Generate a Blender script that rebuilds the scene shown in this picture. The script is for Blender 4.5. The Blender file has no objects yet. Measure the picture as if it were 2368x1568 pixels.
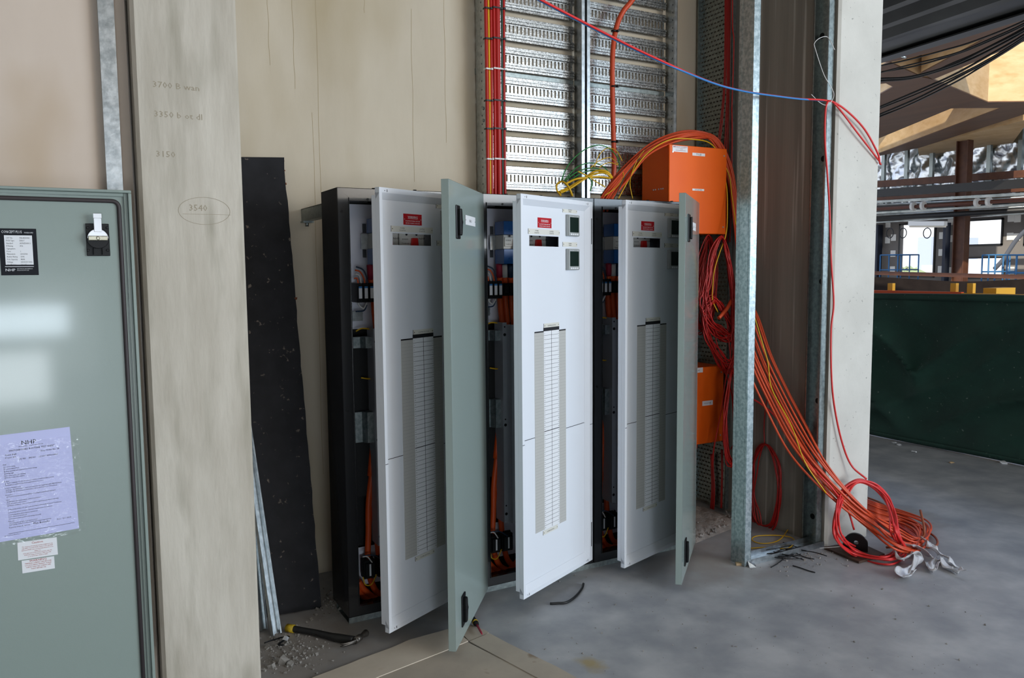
import bpy, math, random
from mathutils import Vector, Matrix
random.seed(7)
SC = bpy.context.scene
COL = SC.collection
PI = math.pi
# ---------------------------------------------------------------- camera model (2368 x 1568)
F = 1832.0; CAM_H = 1.55
_y, _p, _r = math.radians(28.93), math.radians(5.07), math.radians(-0.50)
CW = Vector((math.sin(_y)*math.cos(_p), math.cos(_y)*math.cos(_p), -math.sin(_p)))
_rt = Vector((math.cos(_y), -math.sin(_y), 0)); _up = _rt.cross(CW)
CR = _rt*math.cos(_r) + _up*math.sin(_r); CU = _up*math.cos(_r) - _rt*math.sin(_r)
CC = Vector((0, 0, CAM_H))
def ray(x, y): return CW + CR*((x-1184)/F) - CU*((y-784)/F)
def onX(x, y, X): d = ray(x, y); return CC + d*(X/d.x)
def onY(x, y, Y): d = ray(x, y); return CC + d*(Y/d.y)
def onZ(x, y, Z=0.0): d = ray(x, y); return CC + d*((Z-CAM_H)/d.z)
def onP(x, y, o, n): d = ray(x, y); return CC + d*((o-CC).dot(n)/d.dot(n))
# ---------------------------------------------------------------- materials
def lin(h):
    h = h.lstrip('#'); o = []
    for i in (0, 2, 4):
        c = int(h[i:i+2], 16)/255; o.append(c/12.92 if c <= .04045 else ((c+.055)/1.055)**2.4)
    return (*o, 1)
MT = {}
def mat(name, c1, c2=None, scale=6, rough=.55, metal=0.0, bump=0.0, bscale=60, stretch=(1, 1, 1), coat=0.0, lo=.35, hi=.65, c3=None, scale3=40, t3=.62, spec=.5, rvar=0.0, detail=6, trans=0.0, w3=.06):
    m = bpy.data.materials.new(name); m.use_nodes = True; MT[name] = m
    nt = m.node_tree; N = nt.nodes; L = nt.links; b = N['Principled BSDF']
    b.inputs['Base Color'].default_value = lin(c1); b.inputs['Roughness'].default_value = rough
    b.inputs['Metallic'].default_value = metal; b.inputs['Coat Weight'].default_value = coat
    b.inputs['Coat Roughness'].default_value = .08; b.inputs['Specular IOR Level'].default_value = spec
    b.inputs['Transmission Weight'].default_value = trans
    tc = N.new('ShaderNodeTexCoord'); mp = N.new('ShaderNodeMapping'); mp.inputs['Scale'].default_value = stretch
    L.new(tc.outputs['Object'], mp.inputs['Vector'])
    out = None
    if c2:
        n = N.new('ShaderNodeTexNoise'); n.inputs['Scale'].default_value = scale; n.inputs['Detail'].default_value = detail; n.inputs['Roughness'].default_value = .6
        L.new(mp.outputs[0], n.inputs['Vector'])
        r = N.new('ShaderNodeValToRGB'); r.color_ramp.elements[0].position = lo; r.color_ramp.elements[1].position = hi
        r.color_ramp.elements[0].color = lin(c1); r.color_ramp.elements[1].color = lin(c2)
        L.new(n.outputs['Fac'], r.inputs[0]); out = r.outputs[0]
        if rvar:
            mr = N.new('ShaderNodeMapRange'); mr.inputs['To Min'].default_value = rough-rvar; mr.inputs['To Max'].default_value = rough+rvar
            L.new(n.outputs['Fac'], mr.inputs['Value']); L.new(mr.outputs[0], b.inputs['Roughness'])
    if c3:
        n3 = N.new('ShaderNodeTexNoise'); n3.inputs['Scale'].default_value = scale3; n3.inputs['Detail'].default_value = 3
        L.new(mp.outputs[0] if scale3 < 30 else tc.outputs['Object'], n3.inputs['Vector'])
        r3 = N.new('ShaderNodeValToRGB'); r3.color_ramp.elements[0].position = t3; r3.color_ramp.elements[1].position = t3+w3
        r3.color_ramp.elements[0].color = (0, 0, 0, 1); r3.color_ramp.elements[1].color = (1, 1, 1, 1)
        L.new(n3.outputs['Fac'], r3.inputs[0])
        mx = N.new('ShaderNodeMix'); mx.data_type = 'RGBA'
        L.new(r3.outputs[0], mx.inputs['Factor'])
        if out: L.new(out, mx.inputs[6])
        else: mx.inputs[6].default_value = lin(c1)
        mx.inputs[7].default_value = lin(c3); out = mx.outputs[2]
    if out: L.new(out, b.inputs['Base Color'])
    if bump:
        n2 = N.new('ShaderNodeTexNoise'); n2.inputs['Scale'].default_value = bscale; n2.inputs['Detail'].default_value = 5
        L.new(mp.outputs[0], n2.inputs['Vector'])
        bp = N.new('ShaderNodeBump'); bp.inputs['Strength'].default_value = bump; bp.inputs['Distance'].default_value = .01
        L.new(n2.outputs['Fac'], bp.inputs['Height']); L.new(bp.outputs[0], b.inputs['Normal'])
    return m
mat('concrete_wall', '#bdb09b', '#cbbfab', 1.6, .85, bump=.08, bscale=25, stretch=(1, 1, .35), c3='#a4926f', scale3=2.2, t3=.46, w3=.35, detail=9)
mat('concrete_column', '#b5ac9d', '#cdc5b7', 3.2, .8, bump=.15, bscale=40, stretch=(2.2, 2.2, .4), c3='#97907f', scale3=6, t3=.5, w3=.34, detail=12)
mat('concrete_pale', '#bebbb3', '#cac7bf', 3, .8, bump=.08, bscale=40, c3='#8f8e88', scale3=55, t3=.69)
mat('concrete_shaded', '#7b746a', '#8f877c', 3.2, .8, bump=.1, bscale=30, stretch=(4, 4, .1), c3='#b3ada2', scale3=7, t3=.58, w3=.12)  # same concrete as the pale end face, shade put into its colour; streaked
mat('plasterboard', '#d0beae', '#d8c7b7', 2, .85, stretch=(1, 1, .5), c3='#c0a88c', scale3=2.5, t3=.55, w3=.3)
mat('galvanised', '#a9b0b3', '#c9ced0', 38, .34, 1.0, bump=.05, bscale=60, rvar=.08)
mat('galvanised_dull', '#87908f', '#a4acab', 55, .42, 1.0, bump=.05, bscale=60, rvar=.1)
mat('spangle', '#98a4a6', '#bcc5c5', 60, .36, .95, lo=.4, hi=.6, rvar=.06)
mat('tray_steel', '#a2a3a2', '#dcdcda', 110, .27, 1.0, bump=.05, bscale=130, lo=.38, hi=.62, rvar=.08)
mat('black_sheet', '#131317', '#1f1f23', 9, .65, spec=.25, bump=.05, c3='#6b6259', scale3=34, t3=.665)
mat('sheet_edge', '#8a4e33')
mat('cab_black', '#0b0c0f', '#101216', 60, .27, bump=.03, bscale=500, coat=.35)
mat('cab_inner', '#0e0f11', rough=.7)
mat('white_paint', '#dfe3ea', rough=.42, coat=.1, bump=.01, bscale=700)
mat('panel_white', '#e6e7f2', rough=.5)
mat('storm_grey', '#98a6a1', rough=.26, coat=.6, bump=.012, bscale=500)
mat('door_grey', '#8a9790', rough=.32, coat=.45, bump=.03, bscale=420)
mat('grey_steel', '#9fa2aa', rough=.4)
mat('seam_grey', '#54575c', rough=.5)
mat('gasket', '#3a3334', rough=.6)
mat('black_plastic', '#0a0b0d', rough=.45, spec=.3)
mat('chrome', '#e2e3e6', rough=.3, metal=.75)
mat('brass_pale', '#c9c3ae', rough=.25, metal=1)
mat('red_sign', '#b5121f', rough=.4)
mat('red_toggle', '#d01c18', rough=.4)
mat('red_ink', '#a82a24', rough=.6)
mat('black_ink', '#15151a', rough=.6)
mat('navy', '#0b0e17', rough=.55, spec=.25)
mat('label_white', '#e6e7ea', rough=.45)
mat('label_cream', '#dad8cf', rough=.4)
mat('paper', '#c3c6ee', rough=.5)
mat('drip_stain', '#a1906f', rough=.9)
mat('pencil', '#9f9480', rough=.9)
mat('strip_grey', '#b9b8b4', rough=.5)
mat('strip_line', '#9b9a97', rough=.5)
mat('screen', '#152620', rough=.12)
mat('meter_grey', '#9fa3a2', rough=.4)
mat('shroud_blue', '#0a56a0', rough=.3, coat=.2)
mat('isolator_white', '#d6d5cf', rough=.45)
mat('yellow_mark', '#d8a416', rough=.5)
mat('cable_orange', '#d24f28', '#c5451f', 8, rough=.45)
mat('cable_red', '#ad1712', rough=.38)
mat('cable_bright_red', '#d22c2b', rough=.42)
mat('cable_inner_orange', '#d8521a', rough=.45)
mat('cable_maroon', '#9c1a3a', rough=.5)
mat('cable_blue', '#2f78b8', rough=.45)
mat('cable_navy', '#1c3550', rough=.45)
mat('cable_black', '#0c0c0d', rough=.5)
mat('cable_white', '#d7d5d2', rough=.5)
mat('cable_brown', '#8e4a2c', rough=.5)
mat('wire_green', '#1f7a33', rough=.45)
mat('wire_darkgreen', '#1f4a40', rough=.45)
mat('wire_yellow', '#d6a713', rough=.45)
mat('orange_paint', '#f2660c', '#ec5f0a', 3, .45, bump=.02, bscale=400, spec=.35)
mat('wood_handle', '#121213', '#1e1d1b', 30, .55)
mat('tool_yellow', '#c9a415', '#8d7a1c', 40, .55)
mat('tool_steel', '#77726c', '#57524d', 30, .45, .9, bump=.1)
mat('cardboard', '#a59b8d', '#b2a797', 5, .85, bump=.06, bscale=30, stretch=(1, 1, 1), c3='#8a7a66', scale3=6, t3=.66)
mat('cardboard_pale', '#c0b4a3', '#ccc0af', 5, .85, bump=.08, bscale=40, c3='#a4835a', scale3=2.4, t3=.66)
mat('rubble', '#79746e', '#94908a', 20, .95, bump=.4, bscale=60)
mat('dust', '#8a8480', '#a59c96', 12, .95, bump=.6, bscale=90)
mat('rust', '#5b4234', '#3f3029', 12, .7, .3)
mat('black_steel', '#17181a', rough=.45, metal=.4)
mat('plastic_wrap', '#ecebec', '#dad8da', 14, .3, bump=.2, bscale=30, coat=.4, trans=.35)
mat('timber', '#b39a78', '#9c8361', 10, .8)
mat('green_cloth', '#0f2e26', '#153c31', 2.5, .85, bump=.2, bscale=200, c3='#5a6a62', scale3=33, t3=.69)
mat('dark_cloth', '#181311', '#201a17', 5, .95, spec=.1)
mat('rail_orange', '#e2521b', rough=.5)
mat('rail_yellow', '#e0a21a', rough=.5)
mat('beam_brown', '#4a2a1a', '#5a3621', 3, .6)
mat('beam_black', '#0c0b08', rough=.5)
mat('pipe_brown', '#542d1b', rough=.5)
mat('duct', '#b3b8b6', '#8f9694', 3, .35, 1.0)
mat('far_wall', '#77726c', '#6a655f', .6, .9)
mat('lift_blue', '#2a5f85', rough=.6)
mat('post_blue', '#141f33', rough=.5)
mat('foil', '#d9dde0', '#b9c0c6', 1.4, .22, 1.0, bump=1.0, bscale=2.2, stretch=(1, 1, .6))
mat('timber_dark', '#5e432d', '#6d4f36', 1.5, .55, stretch=(1, .15, 1))  # coffer undersides, a darker timber colour than the plywood sides
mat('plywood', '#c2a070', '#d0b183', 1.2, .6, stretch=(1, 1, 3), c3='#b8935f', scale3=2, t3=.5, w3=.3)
mat('deck_steel', '#3c3d3b', '#2f302f', 2, .45, .6)
mat('slab_soffit', '#a9a49c', rough=.9)
mat('city_pale', '#98a2b4', rough=.9); mat('city_white', '#b3b4ba', rough=.9); mat('tree_green', '#8d9c63', rough=.9)
mat('tube_light', '#f0e6d0', rough=.4)
def floor_mat():
    m = mat('floor_concrete', '#8e9094', '#b0b0b1', 3.0, .5, bump=.05, bscale=60, c3='#83868b', scale3=4.5, t3=.42, w3=.4, detail=11)
    nt = m.node_tree; N = nt.nodes; L = nt.links; b = N['Principled BSDF']
    src = b.inputs['Base Color'].links[0].from_socket
    tc = N.new('ShaderNodeTexCoord')
    def blot(src, p, rad, color, nscale, sx=1, sy=1):
        mp = N.new('ShaderNodeMapping'); mp.vector_type = 'POINT'
        mp.inputs['Location'].default_value = (-p[0]*sx, -p[1]*sy, 0); mp.inputs['Scale'].default_value = (sx, sy, 0)
        L.new(tc.outputs['Object'], mp.inputs['Vector'])
        ln = N.new('ShaderNodeVectorMath'); ln.operation = 'LENGTH'; L.new(mp.outputs[0], ln.inputs[0])
        ns = N.new('ShaderNodeTexNoise'); ns.inputs['Scale'].default_value = nscale; ns.inputs['Detail'].default_value = 6; L.new(tc.outputs['Object'], ns.inputs['Vector'])
        ad = N.new('ShaderNodeMath'); ad.operation = 'MULTIPLY_ADD'; ad.inputs[1].default_value = rad*1.6; L.new(ns.outputs['Fac'], ad.inputs[0]); L.new(ln.outputs['Value'], ad.inputs[2])
        mr = N.new('ShaderNodeMapRange'); mr.inputs['From Min'].default_value = rad*1.9; mr.inputs['From Max'].default_value = rad*1.05; mr.inputs['To Max'].default_value = .75
        L.new(ad.outputs[0], mr.inputs['Value'])
        mx = N.new('ShaderNodeMix'); mx.data_type = 'RGBA'; L.new(mr.outputs[0], mx.inputs['Factor']); L.new(src, mx.inputs[6]); mx.inputs[7].default_value = lin(color)
        return mx.outputs[2]
    q = onZ(1365, 1535); src = blot(src, q, .07, '#a08a4c', 14, 1.4, .8)
    q = onZ(700, 1500); src = blot(src, q, .55, '#8b8279', 5)
    q = onZ(2060, 1200); src = blot(src, q, .3, '#857a6b', 6)
    q = onZ(1620, 1300); src = blot(src, q, .4, '#978f8a', 6)
    L.new(src, b.inputs['Base Color'])
floor_mat()
def glass_mat():
    m = bpy.data.materials.new('pane_glass'); m.use_nodes = True; MT['pane_glass'] = m
    nt = m.node_tree; N = nt.nodes; L = nt.links; N.remove(N['Principled BSDF'])
    t = N.new('ShaderNodeBsdfTransparent'); g = N.new('ShaderNodeBsdfGlossy'); g.inputs['Roughness'].default_value = .03
    mx = N.new('ShaderNodeMixShader'); mx.inputs[0].default_value = .06
    L.new(t.outputs[0], mx.inputs[1]); L.new(g.outputs[0], mx.inputs[2]); L.new(mx.outputs[0], N['Material Output'].inputs[0])
    m = bpy.data.materials.new('clear_sleeve'); m.use_nodes = True; MT['clear_sleeve'] = m
    nt = m.node_tree; N = nt.nodes; L = nt.links; N.remove(N['Principled BSDF'])
    t = N.new('ShaderNodeBsdfTransparent'); g = N.new('ShaderNodeBsdfGlossy'); g.inputs['Roughness'].default_value = .12
    fr = N.new('ShaderNodeFresnel'); fr.inputs['IOR'].default_value = 1.5
    ns = N.new('ShaderNodeTexNoise'); ns.inputs['Scale'].default_value = 7; bp = N.new('ShaderNodeBump'); bp.inputs['Strength'].default_value = .25; bp.inputs['Distance'].default_value = .02
    L.new(ns.outputs['Fac'], bp.inputs['Height']); L.new(bp.outputs[0], g.inputs['Normal']); L.new(bp.outputs[0], fr.inputs['Normal'])
    mx = N.new('ShaderNodeMixShader'); L.new(fr.outputs[0], mx.inputs[0]); L.new(t.outputs[0], mx.inputs[1]); L.new(g.outputs[0], mx.inputs[2]); L.new(mx.outputs[0], N['Material Output'].inputs[0])
glass_mat()
# ---------------------------------------------------------------- mesh builder
def V3(*a): return Vector(a)
def spline(P, n=6, closed=False):
    P = [Vector(p) for p in P]; out = []; k = len(P)
    if k < 3: return P
    rng = range(k if closed else k-1)
    for i in rng:
        if closed: a, b, c, d = P[(i-1) % k], P[i], P[(i+1) % k], P[(i+2) % k]
        else:
            b, c = P[i], P[i+1]; a = P[i-1] if i else b*2-c; d = P[i+2] if i+2 < k else c*2-b
        for j in range(n):
            t = j/n
            out.append(.5*((2*b)+(c-a)*t+(2*a-5*b+4*c-d)*t*t+(3*b-a-3*c+d)*t*t*t))
    if not closed: out.append(P[-1])
    return out
class MB:
    def __init__(s): s.v = []; s.f = []; s.m = []; s.s = []
    def add(s, vs, fs, mi=0, sm=False):
        o = len(s.v); s.v += [Vector(v) for v in vs]
        for f in fs: s.f.append([o+i for i in f]); s.m.append(mi); s.s.append(sm)
        return s
    def box(s, a, b, mi=0):
        x0, x1 = sorted((a[0], b[0])); y0, y1 = sorted((a[1], b[1])); z0, z1 = sorted((a[2], b[2]))
        return s.add([(x0,y0,z0),(x1,y0,z0),(x1,y1,z0),(x0,y1,z0),(x0,y0,z1),(x1,y0,z1),(x1,y1,z1),(x0,y1,z1)],
                     [(0,3,2,1),(4,5,6,7),(0,1,5,4),(1,2,6,5),(2,3,7,6),(3,0,4,7)], mi)
    def obox(s, c, a, b, d, mi=0):      # centre and three half axes
        c, a, b, d = map(Vector, (c, a, b, d))
        vs = [c+a*i+b*j+d*k for k in (-1, 1) for i, j in ((-1,-1),(1,-1),(1,1),(-1,1))]
        fs = [(0,3,2,1),(4,5,6,7),(0,1,5,4),(1,2,6,5),(2,3,7,6),(3,0,4,7)]
        if a.cross(b).dot(d) < 0: fs = [f[::-1] for f in fs]
        return s.add(vs, fs, mi)
    def prism(s, P, vec, mi=0, sm=False):
        P = [Vector(p) for p in P]; n = len(P); vec = Vector(vec)
        nn = Vector((0, 0, 0))
        for i in range(n): nn += P[i].cross(P[(i+1) % n])
        if nn.dot(vec) < 0: P = P[::-1]
        fs = [tuple(range(n))[::-1], tuple(range(n, 2*n))]
        s.add(P+[p+vec for p in P], fs, mi)
        o = len(s.v)-2*n
        for i in range(n):
            j = (i+1) % n; s.f.append([o+i, o+j, o+n+j, o+n+i]); s.m.append(mi); s.s.append(sm)
        return s
    def tube(s, P, r, mi=0, n=8, closed=False, flat=1.0):
        P = [Vector(p) for p in P]; k = len(P)
        rs = r if isinstance(r, (list, tuple)) else [r]*k
        T = []
        for i in range(k):
            a = P[(i-1) % k] if (closed or i) else P[i]; b = P[(i+1) % k] if (closed or i < k-1) else P[i]
            t = b-a; T.append(t.normalized() if t.length > 1e-9 else Vector((0, 0, 1)))
        u = T[0].orthogonal().normalized(); vs = []
        for i in range(k):
            u = (u-T[i]*u.dot(T[i])); u = u.normalized() if u.length > 1e-6 else T[i].orthogonal().normalized()
            w = T[i].cross(u)
            for j in range(n):
                a = 2*PI*j/n; vs.append(P[i]+(u*math.cos(a)*flat+w*math.sin(a))*rs[i])
        fs = []
        for i in range(k if closed else k-1):
            i2 = (i+1) % k
            for j in range(n): fs.append((i*n+j, i*n+(j+1) % n, i2*n+(j+1) % n, i2*n+j))
        s.add(vs, fs, mi, True)
        if not closed:
            o = len(s.v)-len(vs)
            s.f.append([o+j for j in range(n)][::-1]); s.m.append(mi); s.s.append(False)
            s.f.append([o+(k-1)*n+j for j in range(n)]); s.m.append(mi); s.s.append(False)
        return s
    def cyl(s, a, b, r, mi=0, n=12): return s.tube([a, b], r, mi, n)
    def ball(s, c, r, mi=0, n=8, jit=0.0, sq=(1, 1, 1)):
        c = Vector(c); vs = []; fs = []; m = max(3, n//2)
        for i in range(m+1):
            th = PI*i/m
            for j in range(n):
                ph = 2*PI*j/n; q = r*(1+random.uniform(-jit, jit))
                vs.append(c+Vector((math.sin(th)*math.cos(ph)*sq[0], math.sin(th)*math.sin(ph)*sq[1], math.cos(th)*sq[2]))*q)
        for i in range(m):
            for j in range(n): fs.append((i*n+j, (i+1)*n+j, (i+1)*n+(j+1) % n, i*n+(j+1) % n))
        return s.add(vs, fs, mi, jit == 0)
    def chunk(s, c, r, mi=0, fz=1.0):
        c = Vector(c); vs = []
        ax = [Vector((random.uniform(-1, 1), random.uniform(-1, 1), random.uniform(-.5, 1))).normalized() for _ in range(3)]
        a = ax[0]; b = (ax[1]-a*ax[1].dot(a)).normalized(); d = a.cross(b)
        for k in (-1, 1):
            for i, j in ((-1,-1),(1,-1),(1,1),(-1,1)):
                vs.append(c+(a*i*random.uniform(.5, 1)+b*j*random.uniform(.4, .9)+d*k*random.uniform(.3, .7))*r)
        for v in vs: v.z = c.z+(v.z-c.z)*fz
        return s.add(vs, [(0,3,2,1),(4,5,6,7),(0,1,5,4),(1,2,6,5),(2,3,7,6),(3,0,4,7)], mi)
    def text(s, t, o, u, v, size, mi=0, align='CENTER', sx=1.0):
        cu = bpy.data.curves.new('lettering', 'FONT'); cu.body = t; cu.size = 1; cu.align_x = align; cu.resolution_u = 1
        ob = bpy.data.objects.new('lettering', cu); COL.objects.link(ob)
        dg = bpy.context.evaluated_depsgraph_get(); me = ob.evaluated_get(dg).to_mesh()
        o, u, v = Vector(o), Vector(u).normalized(), Vector(v).normalized()
        s.add([o+u*(q.co.x*size*sx)+v*(q.co.y*size) for q in me.vertices], [tuple(p.vertices) for p in me.polygons], mi)
        ob.evaluated_get(dg).to_mesh_clear(); bpy.data.objects.remove(ob); bpy.data.curves.remove(cu)
        return s
    def build(s, name, mats, parent=None, off=None, M=None, bevel=0.0, seg=1):
        """off: world position the vertices are taken relative to (the parent's origin); None with a parent = vertices already local"""
        if isinstance(mats, str): mats = [mats]
        me = bpy.data.meshes.new(name)
        o = off if off is not None else Vector((0, 0, 0))
        me.from_pydata([tuple(v-o) for v in s.v], [], s.f)
        for x in mats: me.materials.append(MT[x])
        me.polygons.foreach_set('material_index', s.m); me.polygons.foreach_set('use_smooth', s.s); me.update()
        ob = bpy.data.objects.new(name, me); COL.objects.link(ob)
        if parent is not None: ob.parent = parent
        elif off is not None: ob.location = off
        if M is not None: ob.matrix_local = M
        if bevel:
            b = ob.modifiers.new('edge', 'BEVEL'); b.width = bevel; b.segments = seg; b.limit_method = 'ANGLE'; b.angle_limit = math.radians(40)
        return ob
    def base(s):
        xs = [v.x for v in s.v]; ys = [v.y for v in s.v]; zs = [v.z for v in s.v]
        return Vector(((min(xs)+max(xs))/2, (min(ys)+max(ys))/2, min(zs)))
def tag(o, label=None, cat=None, group=None, kind=None):
    if label: o['label'] = label
    if cat: o['category'] = cat
    if group: o['group'] = group
    if kind: o['kind'] = kind
    return o
def single(name, mb, mats, label, cat, group=None, kind=None, bevel=0.0):
    return tag(mb.build(name, mats, off=mb.base(), bevel=bevel), label, cat, group, kind)
def thing(name, loc, label, cat, group=None):
    o = bpy.data.objects.new(name, None); o.empty_display_size = .1; COL.objects.link(o); o.location = loc
    return tag(o, label, cat, group)
def part(name, mb, mats, root, label=None, bevel=0.0):      # mb in world coordinates under an unrotated root (or a part of it)
    r = root
    while r.parent: r = r.parent
    o = mb.build(name, mats, parent=root, off=Vector(r.location), bevel=bevel)
    if label: o['label'] = label
    return o
def struct(name, mb, mats, label, cat, bevel=0.0):
    return tag(mb.build(name, mats, bevel=bevel), label, cat, None, 'structure')
def kids(o): return [c for c in bpy.data.objects if c.parent == o]
def copy_tree(o, parent=None):
    c = o.copy(); COL.objects.link(c)
    if parent is not None: c.parent = parent
    for ch in kids(o): copy_tree(ch, c)
    return c
def cable(name, P, r, m, label, cat='cable', group=None, res=6, n=8, flat=1.0, closed=False):
    mb = MB(); mb.tube(spline(P, res, closed), r, 0, n, closed, flat)
    return single(name, mb, m, label, cat, group)
def pY(L): return [onY(*a) for a in L]
# ================================================================ SETTING
YW = 3.94; YC = 2.90; XB = 3.575
b = MB(); b.box((-9, -9, -.25), (7.75, 13, 0)); struct('floor', b, 'floor_concrete', 'grey dusty concrete floor slab in front of the cabinets', 'floor')
b = MB(); b.box((11.5, -30, -.3), (36, 60, 0)); struct('floor_far', b, 'floor_concrete', 'concrete floor of the far side beyond the void', 'floor')
b = MB(); b.box((.2, YW, 0), (XB+.25, YW+.3, 3.75))
for px_, y0_, y1_ in ((617, 0, 150), (674, 0, 205), (728, 0, 820), (841, 0, 30), (722, 300, 1100), (1026, 0, 330), (950, 60, 420)):
    A, B_ = onY(px_, y0_-40, YW), onY(px_+1, y1_, YW); xs = [A.x+.0025*math.sin(k*1.7+px_) for k in range(9)]
    for k in range(8):
        za, zb_ = A.z+(B_.z-A.z)*k/8, A.z+(B_.z-A.z)*(k+1)/8; b.add([(xs[k]-.001, YW-.0004, za), (xs[k]+.001, YW-.0004, za), (xs[k+1]+.001, YW-.0004, zb_), (xs[k+1]-.001, YW-.0004, zb_)], [(3, 2, 1, 0)], 1)
struct('wall_back', b, ['concrete_wall', 'drip_stain'], 'beige bare concrete wall behind the row of switchboards', 'wall')
b = MB(); b.box((-9, 3.0, 0), (.197, 3.1, 3.75)); b.box((.185, 2.998, 1.33), (.197, 3.0, 1.336))
struct('wall_left', b, 'plasterboard', 'pinkish plasterboard wall left of the concrete pillar', 'wall')
b = MB()
c = .012
b.prism([(.206+c, YC, 0), (.536-c*.7, YC, 0), (.536, YC+c*.7, 0), (.536, YW, 0), (.206, YW, 0), (.206, YC+c, 0)], (0, 0, 3.75))
for i, (t, zz) in enumerate((('3700 B wan', 2.155), ('3350 b ot dl', 2.06), ('3150', 1.93))):
    b.text(t, (.262, YC-.0006, zz), (1, 0, 0), (0, 0, 1), .028, 1, 'LEFT', 1.1)
def ring(m, c0, ax, az, n=40, a0=0, a1=2*PI, t=.0007):
    for i in range(n):
        p, q = [V3(c0.x+ax*math.cos(a0+(a1-a0)*k/n), YC-.0006, c0.z+az*math.sin(a0+(a1-a0)*k/n)) for k in (i, i+1)]
        d = (q-p).normalized(); u = V3(-d.z, 0, d.x)*t; m.add([p-u, q-u, q+u, p+u], [(0, 1, 2, 3)], 1)
q_ = onY(473, 488, YC); ring(b, q_, .083, .046); b.text('3540', (q_.x-.02, YC-.0006, q_.z), (1, 0, 0), (0, 0, 1), .03, 1); b.box((q_.x-.07, YC-.0006, q_.z-.012), (q_.x+.085, YC-.0003, q_.z-.0108), 1)
struct('pillar_left', b, ['concrete_column', 'pencil'], 'stained concrete pillar with pencil notes between plasterboard and black sheet', 'pillar')
b = MB(); x0, x1 = 3.592, 3.925
b.prism([(XB, YC+.011, 0), (XB, YW+.1, 0), (x1, YW+.1, 0), (x1, YC+.008, 0), (x1-.008, YC, 0), (XB+.015, YC, 0)], (0, 0, 3.75))
o = struct('wall_right', b, ['concrete_pale', 'concrete_shaded'], 'concrete blade wall with pale end face and shade-darkened streaked side, right of the studs', 'wall')
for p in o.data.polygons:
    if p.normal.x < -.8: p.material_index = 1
e0, e1 = onZ(2033, 146, 3.70), onZ(2368, 44, 3.70); ed = (e0-e1).normalized(); eA, eB = e0+ed*14, e1-ed*8.8
b = MB(); b.prism([(-9, -9, 3.75), (eB.x, eB.y, 3.75), (eA.x, eA.y, 3.75), (-9, 13, 3.75)], (0, 0, .25))
struct('ceiling', b, 'slab_soffit', 'concrete ceiling slab above the switchboard area', 'ceiling')
b = MB(); b.box((-9.2, -9, -.2), (-9, 13, 4.0)); struct('wall_sun_block', b, 'far_wall', 'unseen wall added far to the side to block the sun', 'wall')  # added wall out of view, keeps low sun off the pillar side
# rear of the floor behind the camera: solid wall with daylight openings, open to the left side
def holed_wall(axis, at, th, u0, u1, z0, z1, holes, mb, mi=0):
    us = sorted({u0, u1, *[min(max(q, u0), u1) for h in holes for q in h[:2]]}); zs = sorted({z0, z1, *[min(max(q, z0), z1) for h in holes for q in h[2:]]})
    for i in range(len(us)-1):
        for j in range(len(zs)-1):
            uc, zc = (us[i]+us[i+1])/2, (zs[j]+zs[j+1])/2
            if any(h[0] < uc < h[1] and h[2] < zc < h[3] for h in holes): continue
            if axis == 'Y': mb.box((us[i], at, zs[j]), (us[i+1], at+th, zs[j+1]), mi)
            else: mb.box((at, us[i], zs[j]), (at+th, us[i+1], zs[j+1]), mi)
b = MB(); holed_wall('Y', -6.2, .2, -9, 8.3, 0, 3.75, [(-4.2, -.9, .25, 1.5), (-.55, .25, .0, 1.5), (1.2, 8.0, .0, 3.3)], b)
struct('wall_rear', b, 'far_wall', 'block wall with daylight openings behind the photographer', 'wall')
# ---- steel deck soffit and downstand beam at the slab edge
inn = V3(-ed.y, ed.x, 0); inn = inn if inn.x < 0 else -inn
D = MB(); run = eB-eA; o_ = eA.copy(); o_.z = 0
D.prism([o_+V3(0, 0, 3.744), o_+V3(0, 0, 3.7495), o_+inn*3+V3(0, 0, 3.7495), o_+inn*3+V3(0, 0, 3.744)], (run.x, run.y, 0))
for k in range(5):
    o_ = eA+inn*(.55+k*.36); o_.z = 0
    D.prism([o_+V3(0, 0, 3.749), o_+inn*.1+V3(0, 0, 3.67), o_+inn*.2+V3(0, 0, 3.67), o_+inn*.3+V3(0, 0, 3.749)], (run.x, run.y, 0))
single('steel_decking', D, 'deck_steel', 'dark ribbed steel decking under the slab edge above the void', 'decking')
B = MB(); o_ = eA.copy(); o_.z = 0
B.prism([o_+V3(0, 0, 3.70), o_+V3(0, 0, 3.98), o_-inn*.02+V3(0, 0, 3.98), o_-inn*.02+V3(0, 0, 3.70)], (run.x, run.y, 0)); B.prism([o_+V3(0, 0, 3.70), o_+inn*.14+V3(0, 0, 3.70), o_+inn*.14+V3(0, 0, 3.715), o_+V3(0, 0, 3.715)], (run.x, run.y, 0))
single('edge_beam', B, 'deck_steel', 'long dark steel angle running along the ceiling edge over the void', 'beam')
for nm, y_ in (('wall_sky_block_near', -14.2), ('wall_sky_block_far', 48)):
    b = MB(); b.box((9, y_, -.3), (37, y_+.2, 9)); struct(nm, b, 'far_wall', 'unseen grey end wall added to cut sky light in the void hall, %s end' % ('nearer' if y_ < 0 else 'farther'), 'wall')  # added walls out of view, cut sky light reaching the coffer undersides
for nm, x0_, x1_ in (('roof_sun_block_near', 9.0, 12.5), ('roof_sun_block_far', 27.5, 37)):
    b = MB(); b.box((x0_, -14, 9.0), (x1_, 48, 9.3)); struct(nm, b, 'slab_soffit', 'unseen roof slab added over the void to block the sun, nearer part' if x0_ < 20 else 'unseen roof slab added to block the sun over the far side of the void', 'roof')  # added slabs out of view, keep direct sun off the far floor
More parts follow.
